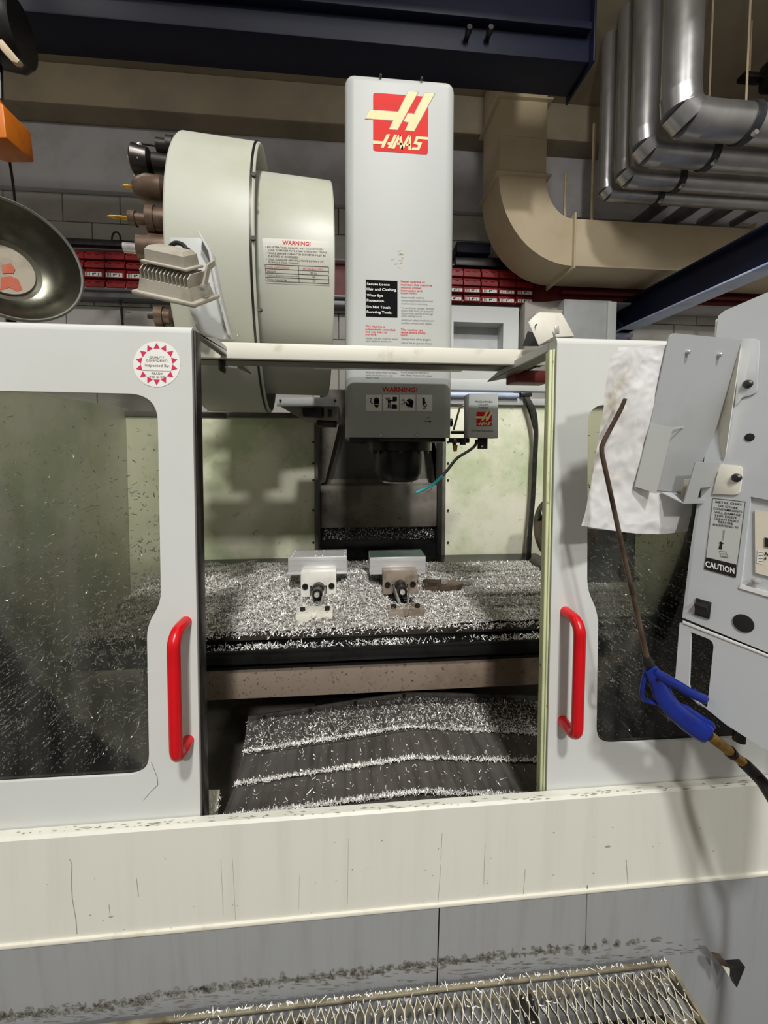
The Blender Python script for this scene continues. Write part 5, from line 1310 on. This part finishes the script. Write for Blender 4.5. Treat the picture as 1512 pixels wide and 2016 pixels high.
# ---- crumpled paper hanging behind the holder
pq = plane(ha - hn * .005, hn)
Lp = [(1199, 692), (1192, 740), (1186, 800), (1178, 860), (1168, 920), (1157, 980), (1146, 1020), (1142, 1033)]
Rp = [(1316, 678), (1312, 720), (1310, 760), (1325, 820), (1350, 880), (1366, 930), (1362, 1000), (1352, 1046)]
def interp(T, b):
    f = b * (len(T) - 1); i = min(int(f), len(T) - 2); f -= i
    return (T[i][0] + (T[i + 1][0] - T[i][0]) * f, T[i][1] + (T[i + 1][1] - T[i][1]) * f)
from mathutils import noise as mn
def paper(name, Lp, Rp, offs, seed, bow, amp, par=None):
    nu, nv = 56, 100; vs = []
    for j in range(nv):
        b = j / (nv - 1); l = interp(Lp, b); r = interp(Rp, b)
        for i in range(nu):
            a = i / (nu - 1)
            x = l[0] + (r[0] - l[0]) * a; yv = l[1] + (r[1] - l[1]) * a + bow * math.sin(a * math.pi) * b * b
            q1 = V((x * .012 + seed, yv * .010, seed)); q2 = V((x * .03 + yv * .012, yv * .022 - x * .01 + seed, 3.1))
            nrm = mn.noise(q1) * amp * .8 + (1 - abs(mn.noise(q2)) * 2.2) * amp * .35 + (1 - abs(mn.noise(q2 * 2.3)) * 2) * amp * .12
            fold = amp * .5 * math.sin((a - .35 - .1 * b) * 9) * b
            vs.append(pq(x, yv, offs + nrm + fold))
    fs = [(j * nu + i, j * nu + i + 1, (j + 1) * nu + i + 1, (j + 1) * nu + i) for j in range(nv - 1) for i in range(nu - 1)]
    base = V(par['_b']) if par is not None else V((0, 0, 0))
    me = bpy.data.meshes.new(name); me.from_pydata([tuple(v - base) for v in vs], [], fs); me.update()
    return finish(name, me, 'paper', par, 40)
root = ps = thing('paper_sheets', pq(1250, 700), 'stained crumpled white paper sheets hanging from the document holder', 'paper')
paper('front_sheet', Lp, Rp, 0.0, 2.3, 9, .0042, ps)
paper('rear_sheet', [(1222, 683), (1210, 780), (1190, 900), (1168, 1010), (1160, 1042)], [(1330, 680), (1340, 800), (1352, 900), (1352, 1000), (1345, 1050)], -.0045, 7.9, 4, .002, ps)

# ---- air gun hanging on the pendant
GY = .545
root = ag = thing('air_gun', at(1290, 1330, GY), 'blue air blow gun with a long bent steel nozzle hooked on the pendant', 'air gun')
gp = [at(*p) for p in ((1231, 785, .535), (1222, 806, .538), (1206, 836, .542), (1190, 866, .546), (1184.5, 880, .548), (1185, 893, .549), (1192, 925, .55), (1205, 985, .55), (1232, 1110, .549), (1258, 1225, .548), (1274, 1297, GY))]
MB().tube(gp, [.0026, .0032, .0032, .0034, .0034, .0034, .0034, .0034, .0034, .0036, .0042], 14).build('nozzle_pipe', 'steel_brown', ag)
MB().tube([at(1272.5, 1292, GY), at(1276, 1305, GY), at(1281, 1320, GY)], [.0055, .0085, .0078], 16).build('collar', 'black', ag)
def loft(pts, y, th, seg=14):
    rings = []
    P = [V((x, y_, 0)) for x, y_, w_ in pts]
    for i, (x, y_, w_) in enumerate(pts):
        t_ = (P[min(i + 1, len(P) - 1)] - P[max(0, i - 1)]).normalized(); nx_, ny_ = -t_.y, t_.x
        r = []
        for k in range(seg):
            a = 2 * math.pi * k / seg; ca, sa = math.cos(a), math.sin(a)
            ca = math.copysign(abs(ca) ** .7, ca); sa = math.copysign(abs(sa) ** .7, sa)
            tt = th[i] if isinstance(th, (list, tuple)) else th
            r.append(at(x + nx_ * w_ * 1.15 * ca, y_ + ny_ * w_ * 1.15 * ca, y + tt * sa))
        rings.append(r)
    return MB().rings(rings)
loft([(1281, 1317, 11), (1288, 1328, 13), (1296, 1345, 15), (1303, 1365, 17), (1313, 1382, 16), (1330, 1401, 16), (1352, 1420, 16.5), (1375, 1436, 17), (1392, 1446, 17), (1398, 1450, 14)], GY, .0105).build('handle', 'gun', ag)
loft([(1291, 1322, 6), (1304, 1333, 9), (1320, 1342, 9), (1336, 1350, 8), (1352, 1360, 8), (1372, 1370, 8), (1388, 1377, 8), (1394, 1381, 5)], GY - .004, .009).build('trigger', 'gun', ag)
loft([(1337, 1392, 7), (1350, 1397, 9), (1366, 1411, 10), (1384, 1424, 11), (1400, 1432, 9), (1405, 1438, 6)], GY + .004, .007).build('rear_web', 'gun', ag)
MB().tube([at(x, y_, GY) for x, y_ in ((1274, 1312), (1269, 1330), (1264, 1355), (1263, 1370), (1268, 1378), (1282, 1382), (1296, 1385))], .0032, 10).build('hook_loop', 'gun', ag)
MB().lathe([(0, 0), (.002, 0), (.002, .002), (0, .002)], at(1294, 1338, GY - .0105), (0, -1, 0), 10).build('pin', 'steel_dark', ag)
MB().tube([at(1385, 1440, GY), at(1392, 1445, GY)], .0095, 16).build('hose_ring', 'black', ag)
e = [at(1394, 1446, GY), at(1418, 1466, GY - .004), at(1440, 1484, GY - .008), at(1466, 1505, GY - .014)]
def seg_tube(a, b, r0, r1, nm, mt): MB().tube([a, b], [r0, r1], 16).build(nm, mt, ag)
seg_tube(at(1392, 1445, GY), at(1437, 1480, GY - .004), .0085, .0078, 'brass_fitting', 'brass')
seg_tube(at(1436, 1479, GY - .004), at(1441, 1484, GY - .004), .0092, .0092, 'hose_ring', 'black')
seg_tube(at(1441, 1484, GY - .004), at(1468, 1505, GY - .008), .0072, .0072, 'brass_fitting', 'brass')
seg_tube(at(1463, 1502, GY - .008), at(1472, 1509, GY - .008), .0086, .0086, 'hose_clamp', 'steel_dark')
MB().tube(smooth([at(1466, 1504, GY - .008), at(1492, 1530, GY - .02), at(1512, 1556, GY - .035), at(1560, 1640, GY - .06), at(1640, 1800, GY - .08), at(1690, 1990, GY - .08), V((at(1700, 1990, GY - .08).x, GY - .06, .01))]), .0088, 14).build('air_hose', 'rubber', ag)

# ================================================================ expanded metal grating in front
GZ = zb + .012
gx1 = atz(1312, 1889, GZ).x; gx0 = -.95
gyb = atz(756, 1952, GZ).y; gyf = .36
root = gr = thing('grating_step', ((gx0 + gx1) / 2, gyb, GZ - .03), 'expanded metal grating step in front of the machine apron littered with chips', 'grating')
p_ = .0168; l_ = .052
vs, fs, ev, ef = [], [], [], []
ns = int((gx1 - gx0) / (p_ / 2)); npt = 9
ny = int((gyb - .012 - gyf) / l_ * (npt - 1))
for k in range(ns):
    xs0 = gx1 - .005 - k * p_ / 2; sg = 1 if k % 2 else -1
    for q in range(ny + 1):
        y = gyb - .012 - q * l_ / (npt - 1); c = math.cos(2 * math.pi * q / (npt - 1) + .6)
        x = xs0 + sg * p_ / 4 * math.copysign(abs(c) ** .75, c) + random.uniform(-.0002, .0002); z = GZ + random.uniform(-.0003, .0003)
        i = len(vs); tl = sg * .0022
        vs.extend([(x - .0006, y, z), (x + .0006, y, z), (x + .0006 + tl, y, z - .008), (x - .0006 + tl, y, z - .008)])
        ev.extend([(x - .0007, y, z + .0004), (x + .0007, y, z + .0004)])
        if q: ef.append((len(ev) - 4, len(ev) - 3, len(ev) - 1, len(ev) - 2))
        if q: fs.extend([(i - 4 + e, i - 4 + (e + 1) % 4, i + (e + 1) % 4, i + e) for e in range(4)])
base = V(gr['_b'])
me = bpy.data.meshes.new('expanded_mesh'); me.from_pydata([tuple(V(v) - base) for v in vs], [], fs); me.update()
finish('expanded_mesh', me, 'zinc', gr, 0)
me = bpy.data.meshes.new('worn_lit_edges'); me.from_pydata([tuple(V(v) - base) for v in ev], [], ef); me.update()
finish('worn_lit_edges', me, 'edge', gr, 0)  # thin pale strips paint the light caught along the strand tops
MB().span((gx0, gyb - .007, GZ - .004), (gx1, gyb + .0, GZ + .001), .001).build('rear_bar', 'zinc', gr)
MB().span((gx1 - .004, gyf, GZ - .02), (gx1 + .003, gyb, GZ + .003), .001).build('end_bar', 'zinc', gr)
MB().span((gx0, gyf, GZ - .10), (gx1, gyb - .01, GZ - .095)).build('drip_tray', 'table_dark', gr)
for x in (-.5, -.1, .3): MB().span((x, gyf, GZ - .03), (x + .02, gyb - .02, GZ - .006)).build('cross_bar', 'steel_dark', gr)
for x in (gx0 + .02, gx1 - .05):
    for y in (gyf + .03, gyb - .05): MB().span((x, y, 0), (x + .03, y + .03, GZ - .095)).build('leg', 'band', gr)
n = 420
chips('grating_chips', np.stack([rng.uniform(-.3, gx1, n), gyb - .015 - .2 * rng.beta(.7, 2.2, n), np.full(n, GZ + .004)], 1), (0, 0, 1), .007, gr)
n = 260
chips('ledge_chips', np.stack([rng.uniform(-.3, gx1, n), np.full(n, gyb - .004), np.full(n, GZ + .004)], 1), (0, -.5, 1), .006, gr)
t = thing('end_bracket', at(1440, 1895, gyb - .03), 'small black triangular bracket with a brown tab at the right end of the grating', 'bracket')
b = lambda x, y, o=0.0: at(x, y, gyb - .025 + o)
MB().prism([b(1437, 1906), b(1468, 1904), b(1451, 1946)], (0, .012, 0), .001).build('triangle', 'black', t)
MB().prism(round_poly([b(1406, 1884), b(1424, 1888), b(1438, 1906), b(1420, 1900)], .004, 4), (0, .008, 0)).build('brown_tab', 'steel_brown', t)
MB().prism([b(1425, 1906), b(1437, 1908), b(1436, 1925)], (0, .006, 0)).build('pale_gusset', 'cream', t)
